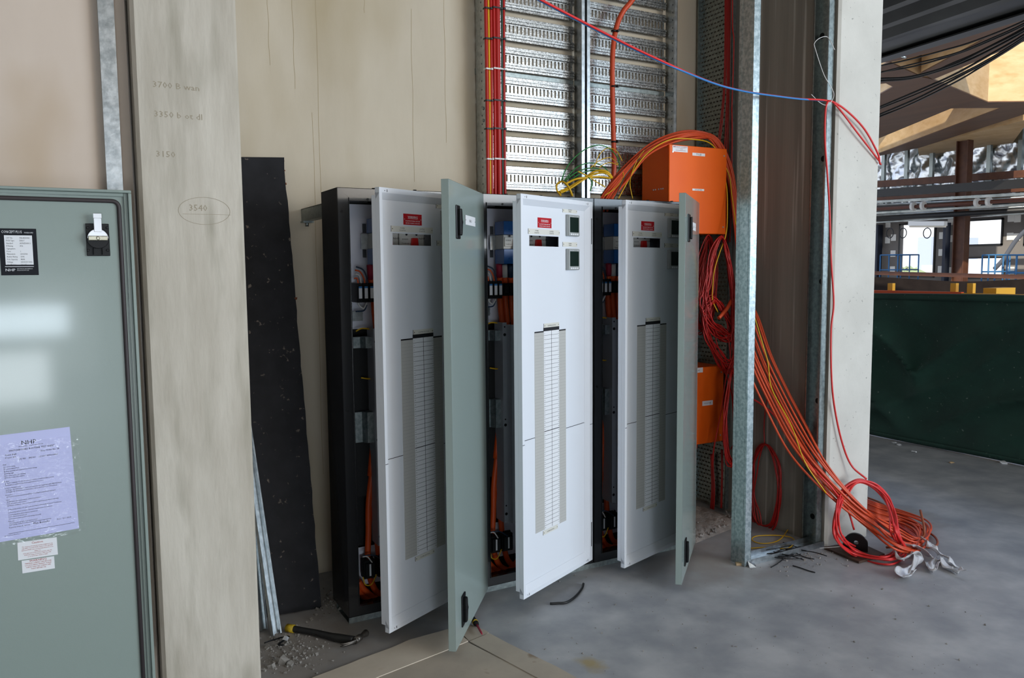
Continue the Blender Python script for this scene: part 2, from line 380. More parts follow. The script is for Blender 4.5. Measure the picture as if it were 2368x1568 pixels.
# ---- studs, floor track
def channel(P0, along, wx, wy, web, fl, lip, t=.0018, rib=True):
    """C section: P0 corner, web vector wx*web, flanges along wy*fl, returns MB"""
    m = MB(); P0 = Vector(P0); A = Vector(along); wx = Vector(wx).normalized(); wy = Vector(wy).normalized()
    def plate(a, bb): # thin plate from a to bb in section
        d = (bb-a); n = A.cross(d).normalized()*t
        m.prism([P0+a, P0+bb, P0+bb+n, P0+a+n], A)
    z = Vector((0, 0, 0))
    plate(z, wx*web); plate(z, wy*fl); plate(wx*web, wx*web+wy*fl)
    plate(wy*fl, wy*fl+wx*lip); plate(wx*web+wy*fl, wx*web+wy*fl-wx*lip)
    if rib:
        for q in (.18, .82):
            o = P0+wx*(web*q)-wy*.0015
            m.obox(o+A/2, A/2, wx*.0035, wy*.0018)
    return m
s = thing('wall_stud', (3.0, 2.95, 0), 'free-standing galvanised steel stud with bright front flange beside the orange boxes', 'stud')
m = channel((2.972, 2.906, .003), (0, 0, 3.73), (0, 1, 0), (1, 0, 0), .098, .042, .009)
part('stud_section', m, 'spangle', s)
m = MB(); m.prism([(2.985, 2.885, .001), (3.02, 2.872, .001), (3.035, 2.905, .012), (2.99, 2.905, .03)], (0, .002, .003)); part('bent_tab', m, 'galvanised', s)
s = thing('wall_stud', (3.55, 2.98, 0), 'galvanised steel stud with round holes fixed against the concrete blade wall', 'stud')
m = channel((3.573, 2.93, .003), (0, 0, 3.73), (0, 1, 0), (-1, 0, 0), .098, .042, .009)
part('stud_section', m, 'galvanised_dull', s)
for (x, y) in ((1901, 83), (1904, 367), (1900, 651), (1891, 927), (1879, 1194)):
    q = onX(x, y, 3.5715); m = MB(); m.cyl((3.5705, q.y, q.z), (3.573, q.y, q.z), .016, 0, 16); part('service_hole', m, 'black_plastic', s, 'dark round service hole')
m = MB(); m.box((3.02, 2.905, .0005), (3.57, 3.0, .003)); m.box((3.02, 2.905, .003), (3.57, 2.907, .032)); m.box((3.02, 2.998, .003), (3.57, 3.0, .032))
single('floor_track', m, 'galvanised', 'galvanised floor track lying between the two right-hand studs', 'track')
m = channel((.116, 2.998, 0), (0, 0, 3.74), (1, 0, 0), (0, -1, 0), .046, .035, .0, rib=False)
m.box((.116, 2.962, 0), (.162, 2.964, 3.74))
single('wall_stud', m, 'galvanised', 'narrow galvanised stud on the plasterboard behind the grey door', 'stud')
m = MB(); q = onZ(1712, 1307); m.obox((q.x, q.y, .007), (.02, -.012, 0), (.006, .01, 0), (0, 0, .006))
single('packer', m, 'timber', 'small pale packer under the foot of the free-standing stud', 'packer')
# ================================================================ LEFT DOOR (open, inner face towards us)
YD = 2.6
zt = onY(290, 441, YD).z; xr = .163
L = thing('switchboard_door', (-.2, YD, .3), 'large grey-green switchboard door with latch, gasket and pasted papers, far left', 'door')
zb = .22; xl = -.55
m = MB(); m.box((xl, YD+.004, zb), (xr-.012, YD+.02, zt-.012)); part('door_panel', m, 'door_grey', L)
m = MB()
m.box((xr-.009, YD-.016, zb), (xr, YD+.02, zt-.0085)); m.box((xl, YD-.016, zt-.008), (xr, YD+.02, zt)); m.box((xl, YD-.016, zb), (xr, YD+.02, zb+.008))
m.box((xr-.02, YD-.004, zb), (xr-.009, YD+.006, zt-.008)); m.box((xl, YD-.004, zt-.018), (xr-.02, YD+.006, zt-.008))
part('door_rim', m, 'door_grey', L, bevel=.0015)
g = [(xl, zt-.031)] + [(xr-.052, zt-.031), (xr-.04, zt-.034), (xr-.034, zt-.045)] + [(xr-.034, .9), (xr-.034, zb)]
m = MB(); m.tube([V3(a, YD+.001, z) for a, z in [(xl, zt-.031), (-.2, zt-.031)]]+spline([V3(xr-.058, YD+.001, zt-.031), V3(xr-.043, YD+.001, zt-.033), V3(xr-.034, YD+.001, zt-.044), V3(xr-.033, YD+.001, zt-.07)], 5)+[V3(xr-.033, YD+.001, .9), V3(xr-.033, YD+.001, zb)], .0062, 0, 8)
part('gasket', m, 'gasket', L, 'dark rubber gasket strip')
yf = YD+.004
def P(x, y, dy=0): q = onY(x, y, YD+.004); return V3(q.x, yf-dy, q.z)
# latch
m = MB(); a, c2 = P(197, 517), P(255, 592); m.box((a.x, yf-.008, c2.z), (c2.x, yf, a.z))
for (x, y) in ((203, 527), (248, 527), (204, 579), (249, 579)): q = P(x, y); m.cyl((q.x, yf-.012, q.z), (q.x, yf-.008, q.z), .004, 0)
for (x, y) in ((216, 583), (236, 583)): q = P(x, y); m.box((q.x-.001, yf-.014, q.z-.008), (q.x+.001, yf-.008, q.z+.012))
q = P(226, 552); m.cyl((q.x, yf-.022, q.z), (q.x, yf-.008, q.z), .029, 0, 24)
lt = part('door_latch', m, 'black_plastic', L, 'black latch block', bevel=.001)
m = MB(); c0 = V3(q.x, yf-.023, q.z)
arc = [c0+V3(math.cos(t)*.027, 0, math.sin(t)*.027) for t in [PI*i/14 for i in range(15)]]
m.prism(arc, (0, -.002, 0)); a = P(217, 533); c2 = P(234, 500); m.box((a.x, yf-.027, a.z-.005), (c2.x-.001, yf-.024, c2.z-.006)); m.box((a.x-.001, yf-.031, c2.z-.008), (c2.x, yf-.027, c2.z+.006))
part('cam_lever', m, 'chrome', lt, 'shiny steel cam lever', bevel=.0008)
m = MB(); m.box((c0.x-.025, yf-.03, c0.z-.006), (c0.x+.025, yf-.025, c0.z+.007)); m.cyl((c0.x, yf-.036, c0.z), (c0.x, yf-.03, c0.z), .0055, 0, 6)
part('cam_bar', m, 'brass_pale', lt, 'pale metal cam bar with hex bolt', bevel=.0015)
X, Z = V3(1, 0, 0), V3(0, 0, 1)
def plate(x0, y0, x1, y1, mats, name, parent, rot=0, dy=.0008):
    pass
# nameplate
a, c2 = P(0, 528), P(90, 636); a.x -= .004
m = MB(); m.box((a.x, yf-.0012, c2.z), (c2.x, yf, a.z), 0)
w1, w2 = P(9, 544), P(78, 612); m.box((w1.x, yf-.0016, w2.z), (w2.x, yf-.0012, w1.z), 1)
yt = yf-.0019
m.text('CONCEPT\u00b7PLUS', (w1.x-.006, yt, w1.z+.006), X, Z, .0105, 1, 'LEFT', .66); m.text('PANELBOARD', (w1.x+.048, yt, w1.z+.006), X, Z, .0048, 1, 'LEFT', .72)
rows = [('CAT No', 'PNL48250N3'), ('MCB Type', 'DIN-T'), ('Standard', 'AS/NZS3439.3'), ('IP Rating', 'IP42'), ('Segregation', ''), ('Form', '1'), ('Mainswitch', '250/250A'), ('Busbar Rating', '250A'), ('Pole Capacity', '48/48'), ('Voltage', '240/415V 50Hz'), ('Date of Manufacture', '23.1.14')]
for i, (k, v) in enumerate(rows):
    zz = w1.z-.009-i*.0074; m.text(k, (w1.x+.004, yt, zz), X, Z, .0056, 2, 'LEFT', .8 if i < 10 else .45); m.text(v, (w1.x+.036, yt, zz), X, Z, .0056, 2, 'LEFT', .78)
m.box((w1.x-.002, yt, w2.z-.006), (w2.x, yf-.0012, w2.z-.0045), 1)
m.text('NHP', (w1.x-.002, yt, w2.z-.018), X, Z, .0105, 1, 'LEFT', 1.15); m.text('ELECTRICAL ENGINEERING', (w1.x+.026, yt, w2.z-.0125), X, Z, .0034, 1, 'LEFT', .9); m.text('PRODUCTS PTY LTD', (w1.x+.026, yt, w2.z-.017), X, Z, .0034, 1, 'LEFT', .9)
part('rating_plate', m, ['navy', 'label_white', 'black_ink'], L, 'dark blue rating plate with handwritten white panel')
# test sheet in clear sleeve
tr, br_ = P(161, 987), P(181, 1222); wdir = V3(.994, 0, .035).normalized(); hdir = V3(.03, 0, -1).normalized()
hgt = (br_-tr).length; A4 = .205
def S(u, v): return tr-wdir*(A4*(1-u))+hdir*(hgt*v)
m = MB(); m.prism([S(0, 0), S(1, 0), S(1, 1), S(0, 1)], (0, -.0006, 0), 0)
def T(t, u, v, sz, mi=1, al='LEFT', sx=.9): m.text(t, S(u, v)+V3(0, -.0011, 0), wdir, -hdir, sz, mi, al, sx)
T('NHP', .40, .115, .017, 1, 'LEFT', 1.1); T('Electrical Engineering Products Pty Ltd', .37, .132, .0042)
T('SWITCHBOARD ROUTINE TEST SHEET', .25, .165, .0072); T('Client: Built', .2, .2, .0065); T('Shop Order No: 28', .62, .2, .0065); T('Project: DB', .2, .225, .006)
T('[Y] YES     [N] NO     [-] NOT APPLICABLE', .36, .252, .0058)
lines = [('Visual', .285), ('[/] Correct wiring', .31), ('[/] Correct labels fitted', .332), ('[/] Shop assembly and equipment free from damage', .355), ('[/] Fixings tight', .378), ('[/] Products used as per drawing', .4), ('[/] Product clean and complete', .42),
 ('Earthing', .455), ('[/] Earth continuity 0.5 Ohm from main earth bar to individual plates passed', .475), ('[/] Equipment earthed if electrical equipment mounted on it', .495), ('Insulation Resistance test', .525), ('[/] Megger @ 500V between earth and neutral bar (not applicable with MEN link fitted)', .545), ('[/] Megger @ 1000V phase to earth passed (all circuit breakers in OFF position)', .565),
 ('Protection', .595), ('[/] Touch protection test passed (IP2X) - Test finger perpendicular approach', .615), ('Labels', .645), ('[/] All labels and stickers fitted, centered and aligned', .665), ('Communicated/ power meters', .685), ('[/] Measuring devices set in accordance with installed Current Transformer ratio', .705), ('[ ] Measuring devices CT ratio set in accordance with installed Current Transformer', .745), ('[ ] Metering devices set as per customer requirements, where known', .775), ('[ ] Indicating lights where devices operational', .8), ('[ ] Touchscreen test passed', .82), ('[ ] Communication and I/O point wiring successful', .842),
 ('Flash test', .865), ('[/] Testing photographs taken and recorded', .885), ('[/] Drawings marked to reflect as built and stamped appropriately', .903)]
for t, v in lines: T(t, .17 if t[0] == '[' else .16, v*.93+.02, .0047, 1, 'LEFT', .82)
T('Tested by (name & approve)', .16, .885, .005); T('Matt Bonnello', .45, .885, .008, 1, 'LEFT'); T('Date  23 1 2014', .74, .88, .006)
m.obox(S(.55, .935)+V3(0, -.0009, 0), wdir*.082, hdir*.0004, (0, .0002, 0), 1); T('QA-Prod Test Sheet Rev 4', .1, .955, .004)
part('test_sheet', m, ['paper', 'black_ink'], L, 'white test sheet headed with black letters')
m = MB(); rows_ = 10
for i in range(rows_+1):
    for j in range(7): m.v.append(S(-.02+j/6*1.11, .085+.96*i/rows_)+V3(0, -.0022-.0012*math.sin(i*1.9+j)*(1 if 0 < i < rows_ and 0 < j < 6 else 0), 0))
for i in range(rows_):
    for j in range(6): m.f.append([i*7+j, i*7+j+1, (i+1)*7+j+1, (i+1)*7+j]); m.m.append(0); m.s.append(True)
part('plastic_sleeve', m, 'clear_sleeve', L, 'clear plastic sleeve over the sheet')
def sticker(name, p, lab, head, body, hs, bs):
    q = [P(x, y) for x, y in p]; m = MB(); m.prism(q, (0, -.0008, 0), 0)
    u = (q[1]-q[0]); v = (q[3]-q[0]); w, h = u.length, v.length; u.normalize(); v.normalize()
    def SS(a, c): return q[0]+u*(a*w)+v*(c*h)+V3(0, -.0012, 0)
    m.text(head, SS(.5, .17), u, -v, hs, 1, 'CENTER', 1.05)
    for i, t in enumerate(body): m.text(t, SS(.5, .32+i*.095*(1.6 if len(body) < 5 else 1)), u, -v, bs, 1, 'CENTER', .9)
    part(name, m, ['label_white', 'red_ink'], L, lab)
sticker('caution_sticker', ((40, 1255), (131, 1242), (134, 1282), (42, 1296)), 'white sticker with red caution text', 'Caution', ['The chassis in this panelboard was designed to suit', 'only NHP / Terasaki MCB\'s. Failure to fit only NHP', 'approved MCB\'s may void warranty and prove to be', 'dangerous.', 'If the fault level of this board is greater than the', 'MCB fault rating, protect by a HRC fuse link', 'or circuit breaker. Refer to NHP.'], .0085, .0041)
sticker('warning_sticker', ((50, 1297), (125, 1286), (127, 1314), (52, 1326)), 'white sticker with faint red text', 'WARNING', ['TERMINAL SCREWS CAN BECOME', 'LOOSE DURING TRANSIT. PLEASE', 'CHECK THAT ALL SCREWS ARE', 'TIGHT BEFORE USE'], .0085, .0048)
# ================================================================ leaning sheet, channels
m = MB(); rnd = random.Random(3)
bl, brr = onZ(560, 1437), onZ(742, 1403); tl, trr = onY(545, 366, 3.925), onY(655, 367, 3.925)
bl.z = brr.z = .002
edge = [brr.lerp(trr, i/40)+V3(rnd.uniform(-.004, .001), 0, 0) for i in range(41)]
m.prism([bl]+edge+[tl], (0, -.017, .004), 0)
SHEET = single('formply_sheet', m, 'black_sheet', 'tall black scratched formply sheet leaning on the concrete wall', 'board')
m = MB()
for (x, y, r) in ((657, 425, .008), (670, 690, .012), (651, 372, .006), (660, 395, .005)):
    f_ = (y-367)/(1403-367); q = brr.lerp(trr, 1-f_*.93)+V3(.0, -.009, 0); q.z = onY(x, y, q.y).z; q = brr.lerp(trr, (q.z-brr.z)/(trr.z-brr.z))+V3(-.001, -.010, 0); m = MB(); m.chunk(q, r*.8); part('chipped_edge', m, 'sheet_edge', SHEET, 'brown chip on the edge')
pass
def leaning(px0, px1, Yt, label, w=.04):
    A = onZ(*px0); A.z = .003; Bq = onY(*px1, Yt); d = Bq-A; d = d.normalized()*1.5
    u = V3(.92, .38, 0); u = (u-d.normalized()*u.dot(d.normalized())).normalized(); n = d.normalized().cross(u)
    if n.y > 0: n = -n
    mm = channel(A-u*w/2-n*0, d, u, n, w, .018, .006, rib=False)
    return single('steel_channel', mm, 'galvanised', label, 'channel')
leaning((636, 1468), (584, 1110), 3.5, 'shiny galvanised channel leaning beside the pillar, its foot by the hammer')
leaning((606, 1458), (584, 1240), 3.5, 'galvanised channel half hidden behind the pillar, left of the other one', .03)
# ================================================================ tools, cardboard on the floor
def floorP(L, z): return [V3(*(onZ(x, y, z)[:2]), z) for x, y in L]
H = thing('hammer', onZ(760, 1475), 'claw hammer with black handle and yellow butt lying by the black sheet', 'hammer')
hp = floorP([(664, 1452), (690, 1456), (730, 1463), (775, 1474), (818, 1481)], .017)
m = MB(); hs = spline(hp, 6); nn = len(hs); m.tube(hs, [.0165-.004*math.sin(min(1, i/nn*1.3)*PI)+(.001 if i > nn*.7 else 0) for i in range(nn)], 0, 12); hd = part('handle', m, 'wood_handle', H)
m = MB(); m.tube([hs[0]+(hs[0]-hs[1])*.1, hs[0].lerp(hs[4], .5), hs[4]], [.0172, .0175, .0168], 0, 12); part('handle_butt', m, 'tool_yellow', hd, 'worn yellow butt of the handle')
m = MB(); q = hs[int(nn*.52)]; q2 = hs[int(nn*.54)]; m.tube([q, q2], .0152, 0, 12); part('handle_band', m, 'tool_yellow', hd, 'thin yellow band')
m = MB()
h0 = floorP([(838, 1462), (848, 1466)], .018); hc = V3(*(onZ(826, 1478, .02)[:2]), .02); fa = V3(*(onZ(846, 1464, .02)[:2]), .02)
ax = (fa-hc).normalized(); m.tube([hc-ax*.018, hc+ax*.018, hc+ax*.03, hc+ax*.034, fa, fa+ax*.004], [.014, .014, .010, .010, .0155, .0145], 0, 14)
side = ax.cross(V3(0, 0, 1))
cl = floorP([(826, 1480), (812, 1487), (795, 1492), (787, 1492)], .02)
for k in (-1, 1):
    cp = [p+V3(0, 0, .006*k*(i/3))+V3(0, 0, -.004*i*0) for i, p in enumerate(cl)]
    m.tube(spline(cp, 5), [.0125-.0085*(i/15) for i in range(16)], 0, 8, flat=.6)
part('hammer_head', m, 'tool_steel', H, 'worn steel claw head')
D_ = thing('screwdriver', onZ(1100, 1445), 'red and black screwdriver lying on the cardboard corner behind the open door', 'screwdriver')
sp = floorP([(1080, 1412), (1090, 1425), (1103, 1445), (1108, 1455), (1115, 1467)], .02)
m = MB(); d = sp[2]-sp[0]; m.tube([sp[0], sp[0]+d*.1, sp[0]+d*.5, sp[0]+d*.9, sp[2]], [.009, .0125, .0115, .0125, .009], 0, 12); hd = part('handle', m, 'black_plastic', D_)
m = MB(); m.tube([sp[0]+d*.02, sp[0]+d*.35], [.0105, .0128], 0, 12); part('handle_end', m, 'red_toggle', hd, 'red end of the handle')
m = MB(); q = sp[0]+d*.8; m.tube([q, q+d*.07], .0133, 0, 12); part('handle_ring', m, 'tool_yellow', hd, 'yellow ring')
m = MB(); m.tube([sp[2], sp[4]-(sp[4]-sp[2])*.2, sp[4]], [.005, .0045, .002], 0, 8); part('blade', m, 'cable_maroon', D_, 'dark red insulated blade')
CB = thing('flattened_carton', onZ(1100, 1540), 'flattened cardboard carton on the floor under the open outer door', 'cardboard')
def sheetp(name, P_, z, m_, lab=None, th=.004):
    mb = MB(); mb.prism([V3(*(onZ(x, y, z)[:2]), z) for x, y in P_], (0, 0, th)); part(name, mb, m_, CB, lab)
sheetp('main_panel', ((800, 1610), (878, 1567), (1036, 1505), (1082, 1487), (1240, 1568), (1330, 1620)), .001, 'cardboard')
sheetp('flap', ((640, 1610), (728, 1567), (810, 1536), (836, 1525), (905, 1500), (945, 1482), (1035, 1457), (1061, 1466), (1083, 1484), (1036, 1504), (878, 1566), (780, 1612)), .004, 'cardboard_pale', 'paler folded side flap')
sheetp('flap', ((1086, 1485), (1131, 1466), (1180, 1492), (1290, 1545), (1370, 1590), (1320, 1610), (1238, 1567)), .004, 'cardboard', 'right side flap')
sheetp('corner_flap', ((1063, 1462), (1070, 1451), (1091, 1447), (1124, 1460), (1130, 1465), (1085, 1484)), .002, 'cardboard')
# ================================================================ SWITCHBOARDS
X0, YF, PW, ZB, ZT = .985, 3.28, .65, .032, 1.895
PROTO = thing('switchboard_cabinet', (X0, YF, 0), 'black switchboard cabinet nearest the leaning black sheet, its grey outer door swung wide open', 'electrical cabinet', 'row of switchboard cabinets')
def cp(mb, name, mats, parent, label=None, bevel=0.0, M=None):
    o = mb.build(name, mats, parent=parent, M=M, bevel=bevel)
    if label: o['label'] = label
    return o
# enclosure
m = MB(); t = .002; W_ = PW-.003; DP = .24
m.box((0, 0, ZB), (t, DP, ZT)); m.box((W_-t, 0, ZB), (W_, DP, ZT)); m.box((0, 0, ZT-t), (W_, DP, ZT)); m.box((0, 0, ZB), (W_, DP, ZB+t)); m.box((0, DP-t, ZB), (W_, DP, ZT))
fw, ft = .049, .04
e = .0005
m.prism([(e, 0, ZB), (fw, 0, ZB+ft), (fw, 0, ZT-ft), (e, 0, ZT)], (0, .0015, 0)); m.prism([(W_-e, 0, ZB), (W_-fw, 0, ZB+ft), (W_-fw, 0, ZT-ft), (W_-e, 0, ZT)], (0, .0015, 0))
m.prism([(e, 0, ZT), (W_-e, 0, ZT), (W_-fw, 0, ZT-ft+.0006), (fw, 0, ZT-ft+.0006)], (0, .0015, 0)); m.prism([(e, 0, ZB), (W_-e, 0, ZB), (W_-fw, 0, ZB+ft), (fw, 0, ZB+ft)], (0, .0015, 0))
m.box((fw-.001, -.004, ZB+ft), (fw+.001, .02, ZT-ft)); m.box((W_-fw-.001, -.004, ZB+ft), (W_-fw+.001, .02, ZT-ft)); m.box((fw, -.006, ZT-ft-.014), (W_-fw, .0, ZT-ft)); m.box((fw, 0, ZB+ft), (W_-fw, .02, ZB+ft+.002))
cp(m, 'enclosure', 'cab_black', PROTO)
for a_, b_, r_ in [((x, .03, ZT), (x, .03, ZT+.006), .008) for x in (.17, .36, .52)]+[((.018, -.002, z), (.018, 0, z), .006) for z in (1.795, .95)]+[((.13, -.008, ZT-ft-.006), (.13, -.006, ZT-ft-.006), .005)]:
    m = MB(); m.cyl(a_, b_, r_, 0, 10); cp(m, 'screw', 'black_plastic', PROTO)
for z in (1.79, .95, .25): m = MB(); m.box((W_-.03, -.004, z-.02), (W_-.015, 0, z+.02)); m.cyl((W_-.018, -.006, z), (W_-.018, 0, z), .005, 0, 8); cp(m, 'hinge_pin', 'black_plastic', PROTO)
m = MB(); m.box((t, DP-.006, ZB+t), (W_-t, DP-.003, ZT-t)); m.box((t, .012, ZB+t), (t+.002, DP-.01, ZT-t)); cp(m, 'dark_lining', 'cab_inner', PROTO)
def c2(x, y, Y): q = onY(x, y, Y); return V3(q.x-X0-PW, q.y-YF, q.z)
yb = 3.49
z_t, z_m, z_m2, z_b = c2(1150, 483, yb).z, c2(1150, 746, yb).z, c2(1150, 1208, yb).z, c2(1150, 1288, yb).z
for za_, zb2_ in ((z_m, z_t), (z_b, z_m2)): m = MB(); m.box((.012, yb-YF, za_), (.635, yb-YF+.003, zb2_)); cp(m, 'mounting_panel', 'panel_white', PROTO)
m = MB()
for i in range(10): m.box((.05, yb-YF-.01, z_t+.008+i*.005), (.2, yb-YF, z_t+.011+i*.005))
cp(m, 'vent_grille', 'seam_grey', PROTO)
for y in (507, 615, 722): m = MB(); q = c2(1130, y, 3.47); m.box((.022, .17, q.z-.016), (.04, .2, q.z+.016)); cp(m, 'edge_clip', 'black_plastic', PROTO)
m = MB(); a = c2(1131, 545, 3.46); c = c2(1165, 578, 3.46); m.box((a.x, .165, c.z), (.55, .172, a.z)); cp(m, 'mounting_rail', 'galvanised', PROTO)
for y in (533, 586): m = MB(); q = c2(1137, y, 3.485); m.box((q.x-.008, .203, q.z-.02), (q.x+.008, .209, q.z+.02)); m.cyl((q.x, .2, q.z), (q.x, .203, q.z), .004, 0, 8); cp(m, 'bracket', 'seam_grey', PROTO)
# two isolators
def isolator(x0, w, x_tog):
    z1, z2, z3, z4 = c2(1165, 511, 3.38).z, c2(1165, 543, 3.38).z, c2(1165, 576, 3.38).z, c2(1165, 611, 3.38).z
    m = MB(); m.box((x0, .09, z3), (x0+w, .17, z2)); m.box((x0+.004, .085, z3+.012), (x0+w-.004, .09, z2-.012)); iso = cp(m, 'isolator', ['isolator_white'], PROTO, 'white main isolator block', .002)
    for za, zb_ in ((z2, z1), (z4, z3)):
        m = MB(); m.box((x0-.001, .083, za+.001), (x0+w+.001, .175, zb_-.001), 0); zc = (za+zb_)/2-.01
        q = V3(x0+w*.5, .0826, zc); m.add([q+V3(-.01, 0, -.008), q+V3(.01, 0, -.008), q+V3(0, 0, .009)], [(0, 1, 2)], 1)
        m.ball((x0+w*.25, .083, zc+.002), .004, 0, 8); m.ball((x0+w*.75, .083, zc+.002), .004, 0, 8)
        cp(m, 'terminal_shroud', ['shroud_blue', 'yellow_mark'], iso, 'blue terminal cover', .002)
    m = MB(); zc = (z2+z3)/2-.006
    m.prism([(x_tog-.014, .085, zc+.018), (x_tog+.014, .085, zc+.018), (x_tog+.018, .085, zc-.026), (x_tog-.018, .085, zc-.026)], (0, -.018, 0)); cp(m, 'toggle', 'red_toggle', iso, 'red toggle', .002)
    m = MB(); m.text('NHP', (x0+w*.76, .0845, z2-.028), (1, 0, 0), (0, 0, 1), .013, 0, 'LEFT', 1.2)
    m.text('TemBreak', (x0+w*.08, .0845, z3+.02), (1, 0, 0), (0, 0, 1), .008, 0, 'LEFT'); m.text('OFF', (x0+w*.4, .0845, z3+.02), (1, 0, 0), (0, 0, 1), .007, 0, 'LEFT')
    for i in range(5): m.box((x0+w*.1+i*.006, .0845, z2-.03), (x0+w*.1+i*.006+.002, .085, z2-.024))
    for dx in (.1, .5): m.cyl((x0+w*dx+.02, .0835, z2-.006), (x0+w*dx+.02, .0855, z2-.006), .005, 0, 8)
    cp(m, 'isolator_lettering', 'black_ink', iso, 'small dark lettering')
xi = c2(1163, 560, 3.375).x; xt1 = c2(1193, 560, 3.365).x; xt2 = c2(1243, 560, 3.365).x; xe2 = c2(1263, 560, 3.37).x
isolator(xi, xt1-xi+.05, xt1); isolator(xt1+.055, xe2-xt1-.055, xt2)
# fuse block
for j, (xa, xb_, ya, yb_) in enumerate(((1126, 1160, 650, 690), (1162, 1200, 655, 683))):
    a, c = c2(xa, ya, 3.41), c2(xb_, yb_, 3.41); m = MB(); w = (c.x-a.x)/3
    for i in range(3): m.box((a.x+i*w, .12, c.z), (a.x+(i+1)*w-.0015, .2, a.z)); m.box((a.x+i*w+.003, .112, c.z+.012), (a.x+(i+1)*w-.0045, .12, a.z-.012))
    fb = cp(m, 'fuse_block', 'black_plastic', PROTO, 'black fuse carrier block', .001)
    if j == 0:
        for i in range(3):
            m = MB(); m.box((a.x+i*w+.005, .111, c.z+.018), (a.x+(i+1)*w-.0065, .112, a.z-.022), 0); m.box((a.x+i*w+.005, .111, a.z-.022), (a.x+(i+1)*w-.0065, .112, a.z-.014), 1); cp(m, 'fuse_label', ['label_white', 'cable_blue'], fb, 'white and blue fuse label')
m = MB(); a, c = c2(1128, 695, 3.46), c2(1160, 738, 3.48); m.box((.03, .19, a.z-.03), (.16, .2, a.z-.075)); m.box((.03, .186, a.z-.04), (.16, .19, a.z-.044)); m.box((.03, .186, a.z-.062), (.16, .19, a.z-.066)); cp(m, 'din_rail', 'galvanised', PROTO)
def wire(name, L, r, mt, lab, Y=3.42, n=8, parent=None):
    m = MB(); m.tube(spline([c2(q[0], q[1], q[2] if len(q) > 2 else Y) for q in L], 6), r, 0, n); return cp(m, name, mt, parent or PROTO, lab)
slv = [(1155, 'cable_maroon'), (1167, 'cable_white'), (1181, 'cable_navy'), (1196, 'cable_maroon')]
for i, (x, c_) in enumerate(slv):
    pc = wire('power_cable', [(x, 640, 3.41), (x+1, 680, 3.45), (x+3, 715, 3.45), (x+8, 765, 3.44), (x+12, 830, 3.43)], .0145, 'cable_inner_orange', 'thick orange cable')
    wire('sleeve', [(x-1, 611, 3.4), (x, 641, 3.41)], .0155, c_, 'coloured sleeve on the cable end', parent=pc)
for (L_, c_) in (([(1124, 622), (1134, 626), (1141, 640), (1143, 655)], 'cable_inner_orange'), ([(1124, 630), (1132, 634), (1136, 652)], 'cable_white'), ([(1126, 615), (1140, 622), (1147, 640), (1148, 655)], 'cable_navy'), ([(1122, 640), (1128, 640), (1130, 655)], 'cable_inner_orange'),
    ([(1130, 690), (1131, 697), (1140, 703), (1147, 690)], 'cable_white'), ([(1124, 710), (1140, 708), (1146, 696)], 'cable_navy'), ([(1124, 752), (1136, 746), (1155, 748)], 'wire_yellow'), ([(1133, 851), (1147, 853), (1160, 852)], 'wire_yellow')):
    wire('control_wire', L_, .0035, c_, None, 3.41, 6)
# chassis
m = MB(); a = c2(1128, 762, 3.46); zc1 = c2(1140, 1212, 3.46).z; m.box((.05, .13, zc1), (.052, .235, a.z)); m.box((.05, .13, zc1-.13), (.085, .132, a.z)); cp(m, 'chassis_upright', 'grey_steel', PROTO)
m = MB(); zA, zB_ = c2(1150, 785, 3.46).z, c2(1150, 1000, 3.46).z; m.box((.053, .16, zc1+.25), (.5, .22, zA)); cp(m, 'busbar_cover', 'cab_inner', PROTO)
for y0, y1 in ((763, 786), (921, 985)):
    m = MB(); z0, z1 = c2(1150, y1, 3.42).z, c2(1150, y0, 3.42).z; m.prism([(.086, .16, z0), (.086, .13, z0), (.125, .13, z0), (.14, .1, z0), (.2, .1, z0), (.2, .16, z0)], (0, 0, z1-z0)); cp(m, 'busbar_support', 'spangle', PROTO, 'galvanised busbar support')
m = MB(); a, c = c2(1161, 746, 3.36), c2(1173, 1207, 3.36); x = a.x; m.box((x, .075, c.z), (x+.022, .077, a.z)); m.box((x, .077, c.z), (x+.002, .16, a.z)); m.box((x+.022, .077, c.z), (x+.024, .095, a.z-.01)); m.box((x+.024, .093, c.z-.012), (x+.045, .095, a.z-.012)); m.box((x+.045, .07, c.z-.012), (x+.047, .095, a.z-.012)); m.box((x+.047, .07, c.z-.012), (x+.2, .072, a.z-.012))
rl = cp(m, 'chassis_rail', 'grey_steel', PROTO, 'pale grey upright with round holes')
m = MB()
for y, r in ((756, .004), (774, .0075), (970, .004), (983, .0075), (1170, .004), (1189, .0075)): q = c2(1168, y, 3.355); m.cyl((x+.011, .0742, q.z), (x+.011, .076, q.z), r, 0, 12)
cp(m, 'rail_hole', 'black_plastic', rl, 'dark round holes')
